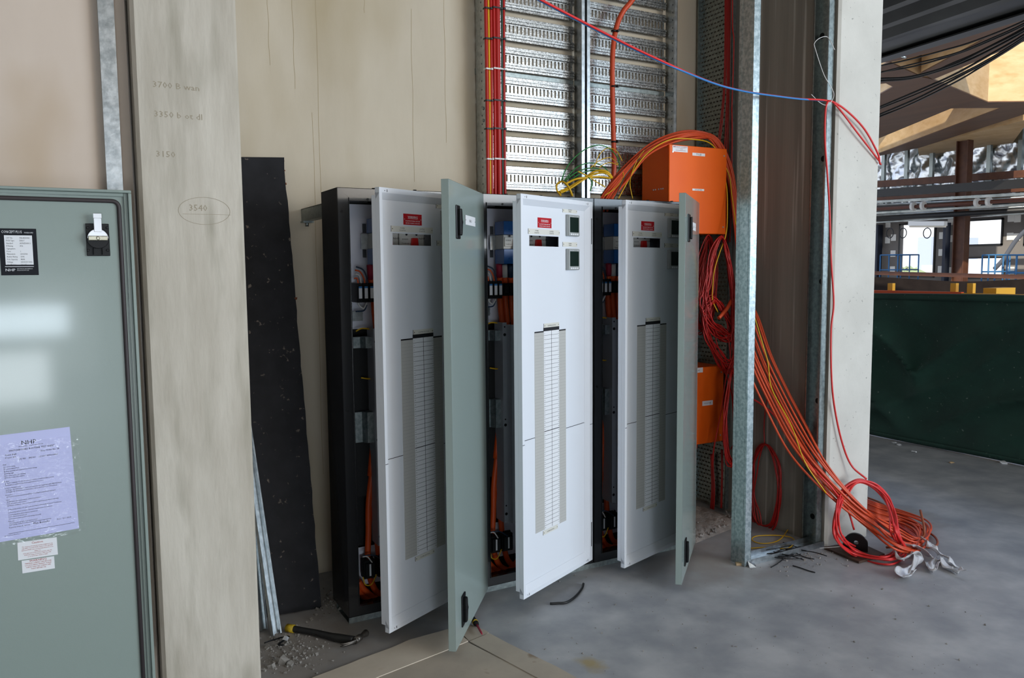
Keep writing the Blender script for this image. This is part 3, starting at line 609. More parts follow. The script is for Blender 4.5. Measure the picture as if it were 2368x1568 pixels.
# lower cables, current transformers
for L_ in ([(1160, 990), (1150, 1050), (1142, 1120), (1141, 1180), (1139, 1240), (1145, 1285), (1160, 1312), (1190, 1322)], [(1163, 1010), (1156, 1080), (1152, 1140), (1158, 1200), (1163, 1250), (1172, 1290), (1185, 1306), (1205, 1310)],
           [(1120, 1285), (1133, 1305), (1155, 1322), (1180, 1316), (1198, 1295), (1205, 1275)], [(1115, 1300), (1130, 1318), (1155, 1328), (1190, 1325), (1210, 1310)], [(1158, 870), (1155, 960), (1146, 1060)]):
    wire('power_cable', L_, .0145, 'cable_inner_orange', 'thick orange cable', 3.44)
for j, (xa, xb_, ya, yb_) in enumerate(((1133, 1155, 1240, 1275), (1160, 1184, 1235, 1270))):
    a, c = c2(xa, ya, 3.40), c2(xb_, yb_, 3.40); m = MB(); m.box((a.x, .11, c.z), (c.x, .16, a.z)); m.box((a.x+.004, .10, c.z+.01), (c.x-.004, .11, a.z-.012))
    for k in (.2, .75): m.box((a.x+(c.x-a.x)*k, .115, a.z), (a.x+(c.x-a.x)*k+.006, .13, a.z+.012))
    ct = cp(m, 'current_transformer', 'black_plastic', PROTO, None, .002)
    m = MB(); xm = (a.x+c.x)/2; m.box((xm-.004, .099, c.z+.016), (xm+.004, .1, a.z-.016)); cp(m, 'transformer_label', 'label_white', ct, 'white label')
wire('control_wire', [(1133, 1232, 3.39), (1143, 1232, 3.38), (1152, 1245, 3.385)], .003, 'cable_white', 'white looped wire', 3.39, 6)
wire('control_wire', [(1134, 1230, 3.39), (1155, 1229, 3.38), (1176, 1241, 3.385)], .003, 'cable_navy', None, 3.39, 6)
wire('control_wire', [(1133, 1275, 3.39), (1138, 1291, 3.38), (1150, 1291, 3.38), (1160, 1270, 3.385)], .003, 'wire_yellow', None, 3.39, 6)
# ---- inner door (local frame: x from hinge to free edge, y outward, z up)
def doorM(hx, hy, deg): return Matrix.Translation((hx, hy, 0)) @ Matrix.Rotation(PI+math.radians(deg), 4, 'Z')
WI, zi0, zi1 = .605, .062, 1.873
HI = [(.615, -.005, 24.6)]
cu0, cu1, cz0, cz1 = .274, .513, 1.650, 1.697
m = MB(); pt = -.0015
gu, gz = (0, cu0, cu1, WI), (zi0, cz0, cz1, zi1); cells = [(i, j) for i in range(3) for j in range(3) if (i, j) != (1, 1)]
gid = lambda i, j: j*4+i
m.add([(u, 0, z) for z in gz for u in gu]+[(u, pt, z) for z in gz for u in gu],
      [(gid(i, j), gid(i, j+1), gid(i+1, j+1), gid(i+1, j)) for i, j in cells]+[(16+gid(i, j), 16+gid(i+1, j), 16+gid(i+1, j+1), 16+gid(i, j+1)) for i, j in cells]+
      [(gid(1, 1), gid(2, 1), 16+gid(2, 1), 16+gid(1, 1)), (gid(2, 1), gid(2, 2), 16+gid(2, 2), 16+gid(2, 1)), (gid(2, 2), gid(1, 2), 16+gid(1, 2), 16+gid(2, 2)), (gid(1, 2), gid(1, 1), 16+gid(1, 1), 16+gid(1, 2))]+
      [(gid(0, 0), gid(1, 0), 16+gid(1, 0), 16+gid(0, 0))])
rh = .022
def rim(prof, a, bb): # prof in (s, y), s measured inward
    pass
m.prism([(0, 0, zi0), (0, rh, zi0), (0, rh, zi0+.02), (0, .002, zi0+.05), (0, 0, zi0+.05)], (WI, 0, 0))
m.prism([(0, 0, zi1), (0, rh, zi1), (0, rh, zi1-.02), (0, .002, zi1-.045), (0, 0, zi1-.045)], (WI, 0, 0))
m.prism([(WI, 0, zi0+.02), (WI, rh, zi0+.02), (WI-.016, rh, zi0+.02), (WI-.026, .001, zi0+.02), (WI-.026, 0, zi0+.02)], (0, 0, zi1-zi0-.04))
m.prism([(0, 0, zi0+.02), (0, rh, zi0+.02), (.026, rh, zi0+.02), (.045, .001, zi0+.02), (.045, 0, zi0+.02)], (0, 0, zi1-zi0-.04))
m.box((WI-.0015, -.022, zi0+.03), (WI, 0, zi1-.03)); m.box((WI-.014, -.022, zi0+.03), (WI, -.0205, zi1-.03))
ID = cp(m, 'inner_door', 'white_paint', PROTO, 'white inner door', 0.0012, doorM(*HI[0]))
def dp(mb, name, mats, lab=None, bevel=0.0): return cp(mb, name, mats, ID, lab, bevel)
U, Zv = V3(-1, 0, 0), V3(0, 0, 1)
def slab(m, u0, u1, z0, z1, y0, y1, mi=0): m.box((u0, y0, z0), (u1, y1, z1), mi)
m = MB(); slab(m, .335, .447, 1.734, 1.779, 0, .0012)
uc = .391; yy = .0016
m.text('WARNING', (uc, yy, 1.762), U, Zv, .0125, 1); m.box((uc-.03, .0012, 1.7593), (uc+.03, yy, 1.7603), 1)
m.text('ISOLATE BOTH MAIN SWITCHES', (uc, yy, 1.7475), U, Zv, .0072, 1, 'CENTER', .85); m.text('BEFORE WORKING ON BOARD', (uc, yy, 1.7385), U, Zv, .0072, 1, 'CENTER', .85)
for u in (.341, .441): m.cyl((u, .0012, 1.757), (u, .002, 1.757), .002, 2, 8)
dp(m, 'warning_sign', ['red_sign', 'label_white', 'chrome'], 'red engraved warning sign')
def engraved(u0, u1, z0, z1, items, name, lab):
    m = MB(); slab(m, u0, u1, z0, z1, 0, .0014)
    slab(m, u1, u1+.0012, z0, z1, 0, .0014, 1)
    for (uu, zz, t, s) in items: m.text(t, (uu, .0018, zz), U, Zv, s, 1)
    for u in (u0+.006, u1-.006): m.cyl((u, .0014, (z0+z1)/2), (u, .0022, (z0+z1)/2), .0022, 2, 8)
    dp(m, name, ['label_cream', 'black_ink', 'brass_pale'], lab)
engraved(.266, .520, 1.703, 1.727, [(.455, 1.7165, 'POWER', .0075), (.455, 1.7075, 'ISOLATOR', .0075), (.335, 1.7165, 'LIGHTING', .0075), (.335, 1.7075, 'ISOLATOR', .0075)], 'isolator_label', 'long cream label above the cut-out')
engraved(.112, .239, 1.812, 1.833, [(.176, 1.824, 'LIGHTING', .0072), (.176, 1.8155, 'METER', .0072)], 'meter_label', None)
engraved(.112, .239, 1.652, 1.674, [(.176, 1.665, 'POWER', .0072), (.176, 1.6565, 'METER', .0072)], 'meter_label', None)
engraved(.274, .401, 1.276, 1.297, [(.337, 1.2835, 'LIGHTING SECTION', .0075)], 'section_label', None)
engraved(.292, .416, .303, .323, [(.354, .3095, 'POWER SECTION', .0075)], 'section_label', None)
for z1 in (1.803, 1.642):
    z0 = z1-.101; u0, u1 = .112, .214; m = MB(); m.box((u0, 0, z0), (u1, .014, z1), 0); m.box((u0+.002, .014, z0+.002), (u1-.002, .018, z1-.002), 0); mt_ = dp(m, 'power_meter', ['meter_grey'], 'grey panel meter', .002)
    m = MB(); m.box((u0+.012, .018, z0+.018), (u1-.012, .0186, z1-.012), 0); cp(m, 'meter_screen', 'screen', mt_, 'dark green meter screen')
    m = MB()
    for i in range(4): m.box((u0+.018+i*.018, .018, z0+.005), (u0+.03+i*.018, .0195, z0+.012), 0)
    m.text('Nemo 96 HD', (u1-.028, .0185, z1-.0095), U, Zv, .006, 0); m.text('NHP', (u0+.02, .0185, z1-.0095), U, Zv, .006, 0)
    cp(m, 'meter_button', 'label_white', mt_, 'pale keys and print')
# circuit schedule strips
m = MB(); s0, s1, sz0, sz1 = .276, .404, .326, 1.262
slab(m, s0, s1, sz0, sz1, 0, .002, 0); slab(m, s0-.001, s1+.001, sz1, sz1+.016, 0, .0025, 1)
mid = (s0+s1)/2; slab(m, mid-.0011, mid+.0011, sz0+.003, sz1, .002, .0023, 1)
N_ = 48; dz = (sz1-sz0)/N_
for i in range(1, N_):
    th = .0016 if i == 24 else .0006
    slab(m, s0, s1, sz0+i*dz-th, sz0+i*dz+th, .002, .0023, 1)
for i in range(N_):
    zz = sz1-(i+.5)*dz-.0028
    m.text(str(2*i+2), (s0+.006, .0023, zz), U, Zv, .0075, 1); m.text(str(2*i+1), (s1-.006, .0023, zz), U, Zv, .0075, 1)
dp(m, 'circuit_schedule', ['label_white', 'black_ink'], 'white ruled circuit schedule strip')
for (g0, g1, ga, gb) in ((.404, .478, .328, 1.258), (.216, .275, .322, 1.255)):
    m = MB(); slab(m, g0, g1, ga, gb, 0, .0012, 0); n_ = 64
    for i in range(1, n_): slab(m, g0+.002, g1-.002, ga+(gb-ga)*i/n_-.0004, ga+(gb-ga)*i/n_+.0004, .0012, .0014, 1)
    slab(m, g0+.001, g1-.001, gb, gb+.006, 0, .0016, 2)
    dp(m, 'blank_strip', ['strip_grey', 'strip_line', 'black_ink'], 'grey strip of blank pole covers')
m = MB()
for za, zb_ in ((1.667, 1.793), (.136, .262)): m.box((.008, rh, za), (.014, rh+.0006, zb_))
for u in (.045, .56):
    for z in (zi1-.012, zi0+.012): m.box((u, rh, z-.005), (u+.003, rh+.0005, z+.005)); m.cyl((u+.014, rh, z), (u+.014, rh+.0005, z), .002, 0, 6)
dp(m, 'lock_slot', 'black_plastic', 'dark slots and holes in the rim')
m = MB(); zz = .779
m.prism([(WI-.027, .0006, zz+.0012), (WI-.027, .0006, zz-.0012), (.478, .0006, zz-.0012), (.478, .0006, zz+.0012)], (0, .0006, 0)); m.prism([(.215, .0006, zz-.0012), (.215, .0006, zz+.0012), (.046, .0006, zz+.0012), (.046, .0006, zz-.0012)], (0, .0006, 0)); m.box((0, rh, zz-.012), (.026, rh+.0006, zz-.0098)); m.box((WI-.016, rh, zz-.012), (WI, rh+.0006, zz-.0098))
dp(m, 'seam_line', 'black_ink', 'thin black line across the door')
for z in (1.79, .98, .17):
    m = MB(); m.cyl((-.004, .01, z-.008), (-.004, .01, z+.008), .005, 0, 8); dp(m, 'hinge', 'chrome')
# ---- outer door (local: same frame)
WO, zo0, zo1, th = .632, .035, 1.89, .03
def outer_door(parent, M, label_px, frame_world):
    m = MB(); m.box((0, th-.0018, zo0), (WO, th, zo1)); m.box((WO-.0018, 0, zo0), (WO, th, zo1)); m.box((0, 0, zo0), (.0018, th, zo1)); m.box((0, 0, zo1-.0018), (WO, th, zo1)); m.box((0, 0, zo0), (WO, th, zo0+.0018))
    m.box((WO-.02, 0, zo0), (WO, .0015, zo1)); m.box((0, 0, zo0), (.02, .0015, zo1)); m.box((0, 0, zo1-.02), (WO, .0015, zo1)); m.box((0, 0, zo0), (WO, .0015, zo0+.02))
    od = cp(m, 'outer_door', 'storm_grey', parent, 'glossy grey-green outer door standing open', .002, M)
    for z in (1.735, .155):
        m = MB(); u0, u1 = .475, .535; uc = (u0+u1)/2
        m.box((u0, th, z-.066), (u1, th+.006, z+.066))
        lt = cp(m, 'latch_handle', 'black_plastic', od, 'black recessed swing latch', .004)
        m = MB(); m.prism(spline([V3(uc+.012, 0, z-.05), V3(uc-.012, 0, z-.05), V3(uc-.02, 0, z-.012), V3(uc-.03, 0, z), V3(uc-.02, 0, z+.012), V3(uc-.012, 0, z+.05), V3(uc+.012, 0, z+.05)], 4), (0, .012, 0))
        for v in m.v: v.y += th+.006
        cp(m, 'latch_lever', 'black_plastic', lt, None, .002)
    m = MB(); m.box((.185, th, 1.733), (.37, th+.0014, 1.772), 0); m.text('DB-L1', (.278, th+.0018, 1.746), U, Zv, .016, 1); m.box((.37, th, 1.733), (.3712, th+.0014, 1.772), 1)
    for u in (.192, .363): m.cyl((u, th+.0014, 1.752), (u, th+.002, 1.752), .0025, 1, 8)
    cp(m, 'name_label', ['label_white', 'black_ink'], od, 'white engraved name label')
    for z in (1.75, .95, .2):
        m = MB(); m.cyl((.004, .012, z-.02), (.004, .012, z+.02), .006, 0, 8); m.box((-.006, .008, z-.02), (.004, .016, z+.02)); cp(m, 'hinge', 'black_plastic', od)
    return od
# copies of the cabinet
CAB2 = copy_tree(PROTO); CAB2.location.x = X0+PW
tag(CAB2, 'middle black switchboard cabinet, its brightly lit white inner door open and outer door missing')
CAB3 = copy_tree(PROTO); CAB3.location.x = X0+2*PW
tag(CAB3, 'third black switchboard cabinet, nearest the orange boxes, with grey outer door open')
for cab, dg in ((PROTO, 26.0), (CAB2, 24.6), (CAB3, 17.0)):
    for ch in kids(cab):
        if ch.name.startswith('inner_door'): ch.matrix_local = doorM(.615, -.005, dg)
outer_door(PROTO, doorM(.648, -.008, 51.1), None, None)
outer_door(CAB3, doorM(.640, -.008, 42.2), None, None)
m = MB(); m.box((X0+.004, YF+.012, .0), (X0+3*PW-.006, YF+.2, .003)); m.box((X0+.004, YF+.012, .003), (X0+3*PW-.006, YF+.014, .031)); m.box((X0+.004, YF+.198, .003), (X0+3*PW-.006, YF+.2, .031)); m.box((X0+.004, YF+.012, .0295), (X0+3*PW-.006, YF+.2, .0315))
single('plinth_channel', m, 'galvanised_dull', 'galvanised plinth channel on the floor under the three cabinets', 'plinth')
# wall bracket behind the first cabinet
m = MB(); a = onX(703, 480, 1.0); 
m.box((1.0, YF+.241, 1.79), (1.041, YW-.002, 1.793)); m.box((1.0, YF+.241, 1.793), (1.0025, YW-.002, 1.85)); m.box((1.0385, YF+.241, 1.793), (1.041, YW-.002, 1.85)); m.box((1.0, YF+.241, 1.847), (1.014, YW-.002, 1.85)); m.box((1.027, YF+.241, 1.847), (1.041, YW-.002, 1.85)); m.box((.995, YW-.06, 1.782), (1.046, YW-.002, 1.79)); m.cyl((1.02, YW-.03, 1.765), (1.02, YW-.03, 1.79), .008, 0, 8)
single('strut_bracket', m, 'galvanised_dull', 'short steel strut from the concrete wall to the back of the first cabinet', 'bracket')
# ================================================================ CABLE TRAYS ON THE BACK WALL
def wall_tray(xa, xb, label):
    T_ = thing('cable_tray', ((xa+xb)/2, 3.88, 1.2), label, 'cable tray', 'slotted wall trays')
    z0, z1, y0 = 1.2, 3.74, 3.905
    for x, d in ((xa, 1), (xb, -1)):
        m = MB(); m.box((x, 3.81, z0), (x+d*.002, y0+.012, z1)); m.box((x, 3.81, z0), (x+d*.022, 3.812, z1)); m.box((x+d*.02, 3.812, z0), (x+d*.022, 3.824, z1))
        r = part('side_rail', m, 'galvanised', T_)
        m = MB(); k = 0
        while z0+.04+k*.045 < z1: zz = z0+.04+k*.045; m.cyl((x-d*.001, 3.85, zz), (x+d*.003, 3.85, zz), .005, 0, 8); k += 1
        part('rail_hole', m, 'seam_grey', r)
    m = MB(); pit = .161; zc = onY(1169, 158, 3.9).z; k0 = int((z0-zc)/pit)
    zz = zc+k0*pit
    x0, x1 = xa+.012, xb-.012
    while zz+.12 < z1:
        # one folded slat: edge flats, ridges and a slotted band
        prof = [(-.012, y0+.008), (-.008, y0), (.004, y0), (.006, y0-.006), (.010, y0-.006), (.012, y0), (.018, y0), (.020, y0-.008), (.026, y0-.008), (.029, y0+.002)]
        prof2 = [(.079, y0+.002), (.082, y0-.008), (.088, y0-.008), (.091, y0), (.098, y0), (.100, y0-.006), (.105, y0-.006), (.107, y0), (.118, y0), (.122, y0+.008)]
        for pr in (prof, prof2):
            for (za, ya), (zb, yb2) in zip(pr, pr[1:]):
                m.add([(x0, ya, zz+za), (x1, ya, zz+za), (x1, yb2, zz+zb), (x0, yb2, zz+zb)], [(0, 1, 2, 3)])
        s0, s1 = .034, .074
        m.add([(x0, y0+.002, zz+.029), (x1, y0+.002, zz+.029), (x1, y0+.002, zz+s0), (x0, y0+.002, zz+s0)], [(0, 1, 2, 3)]); m.add([(x0, y0+.002, zz+s1), (x1, y0+.002, zz+s1), (x1, y0+.002, zz+.079), (x0, y0+.002, zz+.079)], [(0, 1, 2, 3)])
        n = int((x1-x0)/.0235); p_ = (x1-x0)/n
        for i in range(n): m.add([(x0+i*p_, y0+.002, zz+s0), (x0+i*p_+p_*.6, y0+.002, zz+s0), (x0+i*p_+p_*.6, y0+.002, zz+s1), (x0+i*p_, y0+.002, zz+s1)], [(0, 1, 2, 3)])
        zz += pit
    o = part('slotted_bed', m, 'tray_steel', T_); sd = o.modifiers.new('gauge', 'SOLIDIFY'); sd.thickness = .0012; sd.offset = 0
    for q in (1.6, 2.6, 3.5): m = MB(); m.box((xa+.003, y0+.02, q), (xb-.003, YW, q+.03)); part('wall_bracket', m, 'galvanised_dull', T_)
wall_tray(1.958, 2.592, 'slotted galvanised cable tray on the concrete wall carrying the straight red cables')
wall_tray(2.604, 3.262, 'slotted galvanised cable tray on the concrete wall carrying the single orange cable')
m = MB()
for (x, y) in ((1107, 249), (1107, 277)): q = onY(x, y, 3.83); m.cyl((1.953, 3.835, q.z), (1.958, 3.835, q.z), .009, 0, 8)
single('tray_bolt', m, 'galvanised_dull', 'pair of bolts on the outer rail of the tray with red cables', 'bolt')
# perforated tray on the blade wall
PT = thing('perforated_tray', (3.54, 3.77, .02), 'perforated galvanised cable tray fixed on the side of the concrete blade wall', 'cable tray')
def perforated(x, ya, yb, z0, z1, py, pz, sw, sh):
    m = MB(); ny = int((yb-ya)/py); nz = int((z1-z0)/pz)
    for j in range(nz):
        z = z0+j*pz; m.box((x, ya, z), (x+.0012, yb, z+pz-sh)); off = (j % 2)*py/2
        ys = [ya]
        for i in range(-1, ny+1):
            a = ya+off+i*py; b_ = a+sw
            a2, b2 = max(ya, a), min(yb, b_)
            if b2 > a2: ys += [a2, b2]
        ys.append(yb)
        for k in range(0, len(ys)-1, 2):
            if ys[k+1] > ys[k]+1e-5: m.box((x, ys[k], z+pz-sh), (x+.0012, ys[k+1], z+pz))
    return m
part('perforated_bed', perforated(3.545, 3.625, 3.915, .03, 3.7, .0285, .0265, .018, .009), 'galvanised_dull', PT)
for y in (3.618, 3.915):
    m = MB(); m.box((3.515, y, .03), (3.547, y+.002, 3.7)); m.box((3.515, y, .03), (3.517, y+.008 if y < 3.8 else y-.006, 3.7)); part('side_rail', m, 'galvanised_dull', PT)
# ================================================================ ORANGE BOXES
def orange_box(x0, x1, y0, y1, z0, z1, label, up):
    Bx = thing('isolator_box', ((x0+x1)/2, (y0+y1)/2, z0), label, 'electrical box', 'orange isolator boxes')
    m = MB(); m.box((x0, y0+.012, z0), (x1, y1, z1)); part('box_body', m, 'orange_paint', Bx, None, .003)
    m = MB(); m.box((x0-.002, y0, z0-.002), (x1+.002, y0+.012, z1+.002)); cv = part('cover', m, 'orange_paint', Bx, None, .003)
    m = MB()
    for u in (.05, .95):
        for v in (.08, .92): m = MB(); m.cyl((x0+(x1-x0)*u, y0-.003, z0+(z1-z0)*v), (x0+(x1-x0)*u, y0, z0+(z1-z0)*v), .0048, 0, 8); part('screw', m, 'chrome', Bx)
    if up:
        for zz in (z0+.255, z0+.17):
            for yy in (.1, .118, .148, .168, .185): m = MB(); m.cyl((x0-.003, y0+.24-yy, zz), (x0, y0+.24-yy, zz), .0045, 0, 8); part('rivet', m, 'chrome', Bx)
    return cv
def box_label(cv, y0, p0, p1, txt, sz, name='box_label', lab='white engraved label'):
    a, c = onY(*p0, y0), onY(*p1, y0); m = MB(); m.box((a.x, y0-.0014, c.z), (c.x, y0, a.z), 0); m.text(txt, ((a.x+c.x)/2, y0-.0018, (a.z+c.z)/2-sz*.35), (1, 0, 0), (0, 0, 1), sz, 1)
    part(name, m, ['label_white', 'black_ink'], cv, lab)
y0 = 3.563; zb_ = onY(1679, 541, y0).z
cv = orange_box(3.002, 3.437, y0, 3.812, zb_, 2.244, 'big orange metal box above the third cabinet, red cables arching over it', True)
box_label(cv, y0, (1601, 353), (1630, 362), 'T16-B', .016); box_label(cv, y0, (1601, 436), (1628, 442), 'ISOLATOR', .011)
a, c = onY(1555, 336, y0), onY(1590, 353, y0); m = MB(); m.box((a.x, y0-.001, c.z), (c.x, y0, a.z), 0); w = c.x-a.x; h = a.z-c.z
m.box((a.x+w*.06, y0-.0014, a.z-h*.32), (a.x+w*.08, y0, a.z-h*.08), 1); m.box((a.x+w*.14, y0-.0014, a.z-h*.32), (a.x+w*.16, y0, a.z-h*.08), 1); m.box((a.x+w*.06, y0-.0014, a.z-h*.24), (a.x+w*.16, y0, a.z-h*.16), 1)
m.text('HIGHLIGHT ENGINEERING', (a.x+w*.56, y0-.0015, a.z-h*.26), (1, 0, 0), (0, 0, 1), .0085, 1, 'CENTER', .9)
for k in (.42, .72, .8): m.box((a.x+w*.2, y0-.0014, a.z-h*k), (a.x+w*.86, y0, a.z-h*(k-.03)), 1)
m.text('IP 56', (a.x+w*.6, y0-.0015, a.z-h*.62), (1, 0, 0), (0, 0, 1), .008, 2)
part('maker_sticker', m, ['label_white', 'red_ink', 'black_ink'], cv, 'white sticker with red lettering')
y1 = 3.60
cv = orange_box(3.06, 3.474, y1, 3.83, .478, .945, 'smaller orange metal box low behind the third cabinet and its open door', False)
box_label(cv, y1, (1598, 852), (1625, 861), 'T16-A', .015); box_label(cv, y1, (1624, 928), (1648, 936), 'ISOLATOR', .011)
# ================================================================ CABLES IN THE WALL TRAY
def straight(px, r, m_, label, group, ztop=3.7, zbot=.02, name='cable', Y=3.80):
    q = onY(px, 230, Y); P_ = [V3(q.x+.002*math.sin(z*3+px), Y, z) for z in (zbot, 1.2, 2.0, 2.5, 3.0, 3.4, ztop)]
    return cable(name, P_, r, m_, label, 'cable', group, 5, 10)
g = 'straight cables in the wall tray'
for px_, r, c_, nm, lb in ((1126, .0095, 'cable_red', 'cable', 'thin red cable against the outer rail of the slotted tray'), (1131.5, .0055, 'wire_yellow', 'earth_wire', 'yellow-green earth wire between two thin red cables in the slotted tray'), (1136.5, .008, 'cable_red', 'cable', 'thin red cable right of the first yellow earth wire in the tray'),
     (1143.5, .0085, 'cable_red', 'cable', 'red cable hugging the left side of the thickest red cable'), (1152.5, .0145, 'cable_red', 'cable', 'thickest red cable in the slotted tray'), (1161.5, .0055, 'wire_darkgreen', 'earth_wire', 'green-yellow earth wire just right of the thickest red cable'), (1166.5, .0075, 'cable_red', 'cable', 'red cable at the right edge of the strapped bunch in the tray')):
    o = straight(px_, r, c_, lb, g, name=nm)
    if r > .014 or px_ < 1127:
        for y, mm in ((20, 'cable_black'), (90, 'cable_black'), (160, 'cable_white'), (233, 'cable_black'), (298, 'cable_black'), (368, 'cable_white')):
            z = onY(px_, y, 3.8).z; w = (.02, .034) if r < .014 else (.027, .038)
            m = MB(); xx = o.location.x; x0_, x1_ = (xx-.011, xx+.032) if r < .014 else (xx-.034, xx+.042)
            m.box((x0_, 3.784, z-.004), (x1_, 3.7855, z+.004)); m.box((x0_, 3.784, z-.004), (x0_+.0015, 3.815, z+.004)); m.box((x1_-.0015, 3.784, z-.004), (x1_, 3.815, z+.004)); m.box((x1_-.014, 3.779, z-.005), (x1_-.006, 3.786, z+.005))
            part('cable_tie', m, mm, o, 'black cable tie' if mm == 'cable_black' else 'clear cable tie')
oc = cable('cable', pY([(1500, -60, 3.76), (1462, 0, 3.77), (1440, 28, 3.78), (1425, 65, 3.79), (1417, 120, 3.79), (1416, 200, 3.79), (1418, 300, 3.79), (1420, 380, 3.79), (1416, 440, 3.79), (1412, 500, 3.79), (1412, 600, 3.79)]), .0148, 'cable_orange', 'single thick orange cable bending up the wall tray', 'cable', None, 6, 12)
for y in (72, 200, 328):
    q = onY(1420, y, 3.78); m = MB(); m.tube([q+V3(-.002, .0, -.004), q+V3(-.002, 0, .004)], .0165, 0, 12); m.box((q.x+.012, 3.76, q.z-.006), (q.x+.022, 3.775, q.z+.006)); part('cable_tie', m, 'cable_black', oc, 'black cable tie')
# ================================================================ BUNDLE ARCHING OVER THE BIG BOX AND DOWN TO THE FLOOR
R = random.Random(11)
arch = [(1392, 470, 3.50), (1402, 445, 3.52), (1440, 396, 3.56), (1495, 342, 3.60), (1550, 313, 3.63), (1605, 303, 3.62), (1652, 320, 3.60), (1682, 376, 3.60), (1697, 440, 3.59), (1706, 510, 3.56), (1711, 580, 3.49), (1715, 660, 3.42)]
down = [(1729, 740, 3.32), (1760, 830, 3.22), (1800, 915, 3.12), (1845, 1000, 3.0), (1890, 1070, 2.88), (1950, 1140, 2.79), (2010, 1195, 2.72)]
# (x, y) offsets along the run and floor loop for each cable
cfg = [(-4, -2, 0, 0), (2, 2, -14, 20), (6, 6, 10, -14), (-2, 9, 22, -22), (8, 12, -22, 34), (0, 15, 4, 8), (4, 19, -8, -4), (10, 4, 30, -30), (-8, 5, -30, 44), (3, 8, 16, 22), (-6, 12, -18, -10), (12, 17, -4, 30)]
GL = 'orange cables arching over the big box'
lab9 = 'orange cable of the bundle arching over the big orange box down to the floor'
for i, (ox, oy, dx, dy) in enumerate(cfg):
    P_ = [onY(x+(ox*.9 if x < 1480 else ox*.3)+R.uniform(-2, 2)+(6-i*1.15 if x > 1650 else 0), y+oy*(1 if x < 1650 else .3)+R.uniform(-1.5, 1.5), Y+R.uniform(-.008, .008)-(i*.004 if x < 1640 else 0)) for x, y, Y in arch]
    k0 = .25
    for j, (x, y, Y) in enumerate(down):
        f = math.sin(min(1, (j+.4)/3.2)*PI/1)*.0+ (1 if j < 4 else max(.25, 1-(j-3)*.28)); P_.append(onY(x+dx*f*.8, y+dy*f*.6+i*3-10, Y))
    e = 28*R.uniform(-1, 1)
    # floor loop: sweep out, U-turn, back behind the column
    z = .012+.008*(i % 4)
    lp = [(2065+e*.3, 1232+i*4-12), (2110+e*.4, 1245+i*3), (2135+e*.6, 1228+i*3), (2128+e*.6, 1205+i*2), (2085+e*.4, 1185+i*2), (2040, 1168+i*3), (2012, 1158+i*3)]
    for (x, y), zz in zip(lp, (.10, .05, z+.01, z+.01, z+.02, z+.03, z+.04)):
        q = onZ(x, y, zz); q.z = zz; P_.append(q)
    q = P_[-1]; P_ += [q+V3(.12, .35, -.02), q+V3(.1, .8, -.03)]
    cable('cable', P_, .0061 if i % 3 else .0055, 'cable_orange', lab9, 'cable', GL, 6, 8)
# loose ends on the floor coil
P_ = [onZ(2050, 1262, .03), onZ(2100, 1258, .03), onZ(2132, 1243, .05), onZ(2137, 1222, .1), onZ(2128, 1184, .16)]
cable('cable', [V3(p.x, p.y, z) for p, z in zip(P_, (.02, .02, .05, .1, .17))], .0066, 'cable_brown', 'brownish orange cable end curling up from the floor coil', 'cable')
P_ = [onZ(x, y, .012) for x, y in ((2004, 1150), (2040, 1165), (2080, 1195), (2130, 1222), (2160, 1240), (2168, 1256), (2155, 1266), (2120, 1262))]
cable('cable', P_, .0062, 'cable_brown', 'outermost brown cable sweeping round the floor coil', 'cable')
for k, (c_, L_, lab) in enumerate((
    ('wire_yellow', [(1424, 470, 3.5), (1470, 388, 3.52), (1505, 348, 3.53), (1550, 323, 3.54), (1600, 322, 3.54), (1648, 336, 3.57), (1684, 400, 3.575), (1692, 450, 3.56), (1702, 520, 3.5)], 'yellow earth wire running with the orange bundle over the big box'),
    ('wire_yellow', [(1668, 395, 3.64), (1680, 430, 3.56), (1682, 500, 3.52), (1678, 545, 3.5), (1664, 585, 3.5), (1652, 625, 3.49), (1648, 665, 3.49), (1648, 695, 3.5), (1660, 722, 3.5)], 'yellow-green wire dangling in front of the red cable loops'),
    ('wire_yellow', [(1735, 700, 3.3), (1762, 790, 3.2), (1776, 840, 3.18), (1785, 900, 3.13), (1830, 985, 3.0), (1862, 1070, 2.89), (1910, 1140, 2.82)], 'yellow-green wire among the orange cables beside the free-standing stud'))):
    cable('earth_wire', pY(L_), .0035, c_, lab, 'wire', None, 6, 6)
# short stub
cable('cable', pY([(1662, 736, 3.46), (1680, 715, 3.47), (1694, 690, 3.5)]), .011, 'cable_orange', 'cut orange cable end poking out before the red loops', 'cable')
cable('cable', pY([(1606, 480, 3.66), (1604, 560, 3.62), (1600, 640, 3.62), (1596, 720, 3.62)]), .014, 'cable_orange', 'orange cable emerging below the big box beside the open grey door', 'cable')
cable('cable', pY([(1615, 1000, 3.66), (1606, 1040, 3.64), (1590, 1090, 3.6)]), .012, 'cable_orange', 'orange cable leaving the bottom of the lower orange box', 'cable')
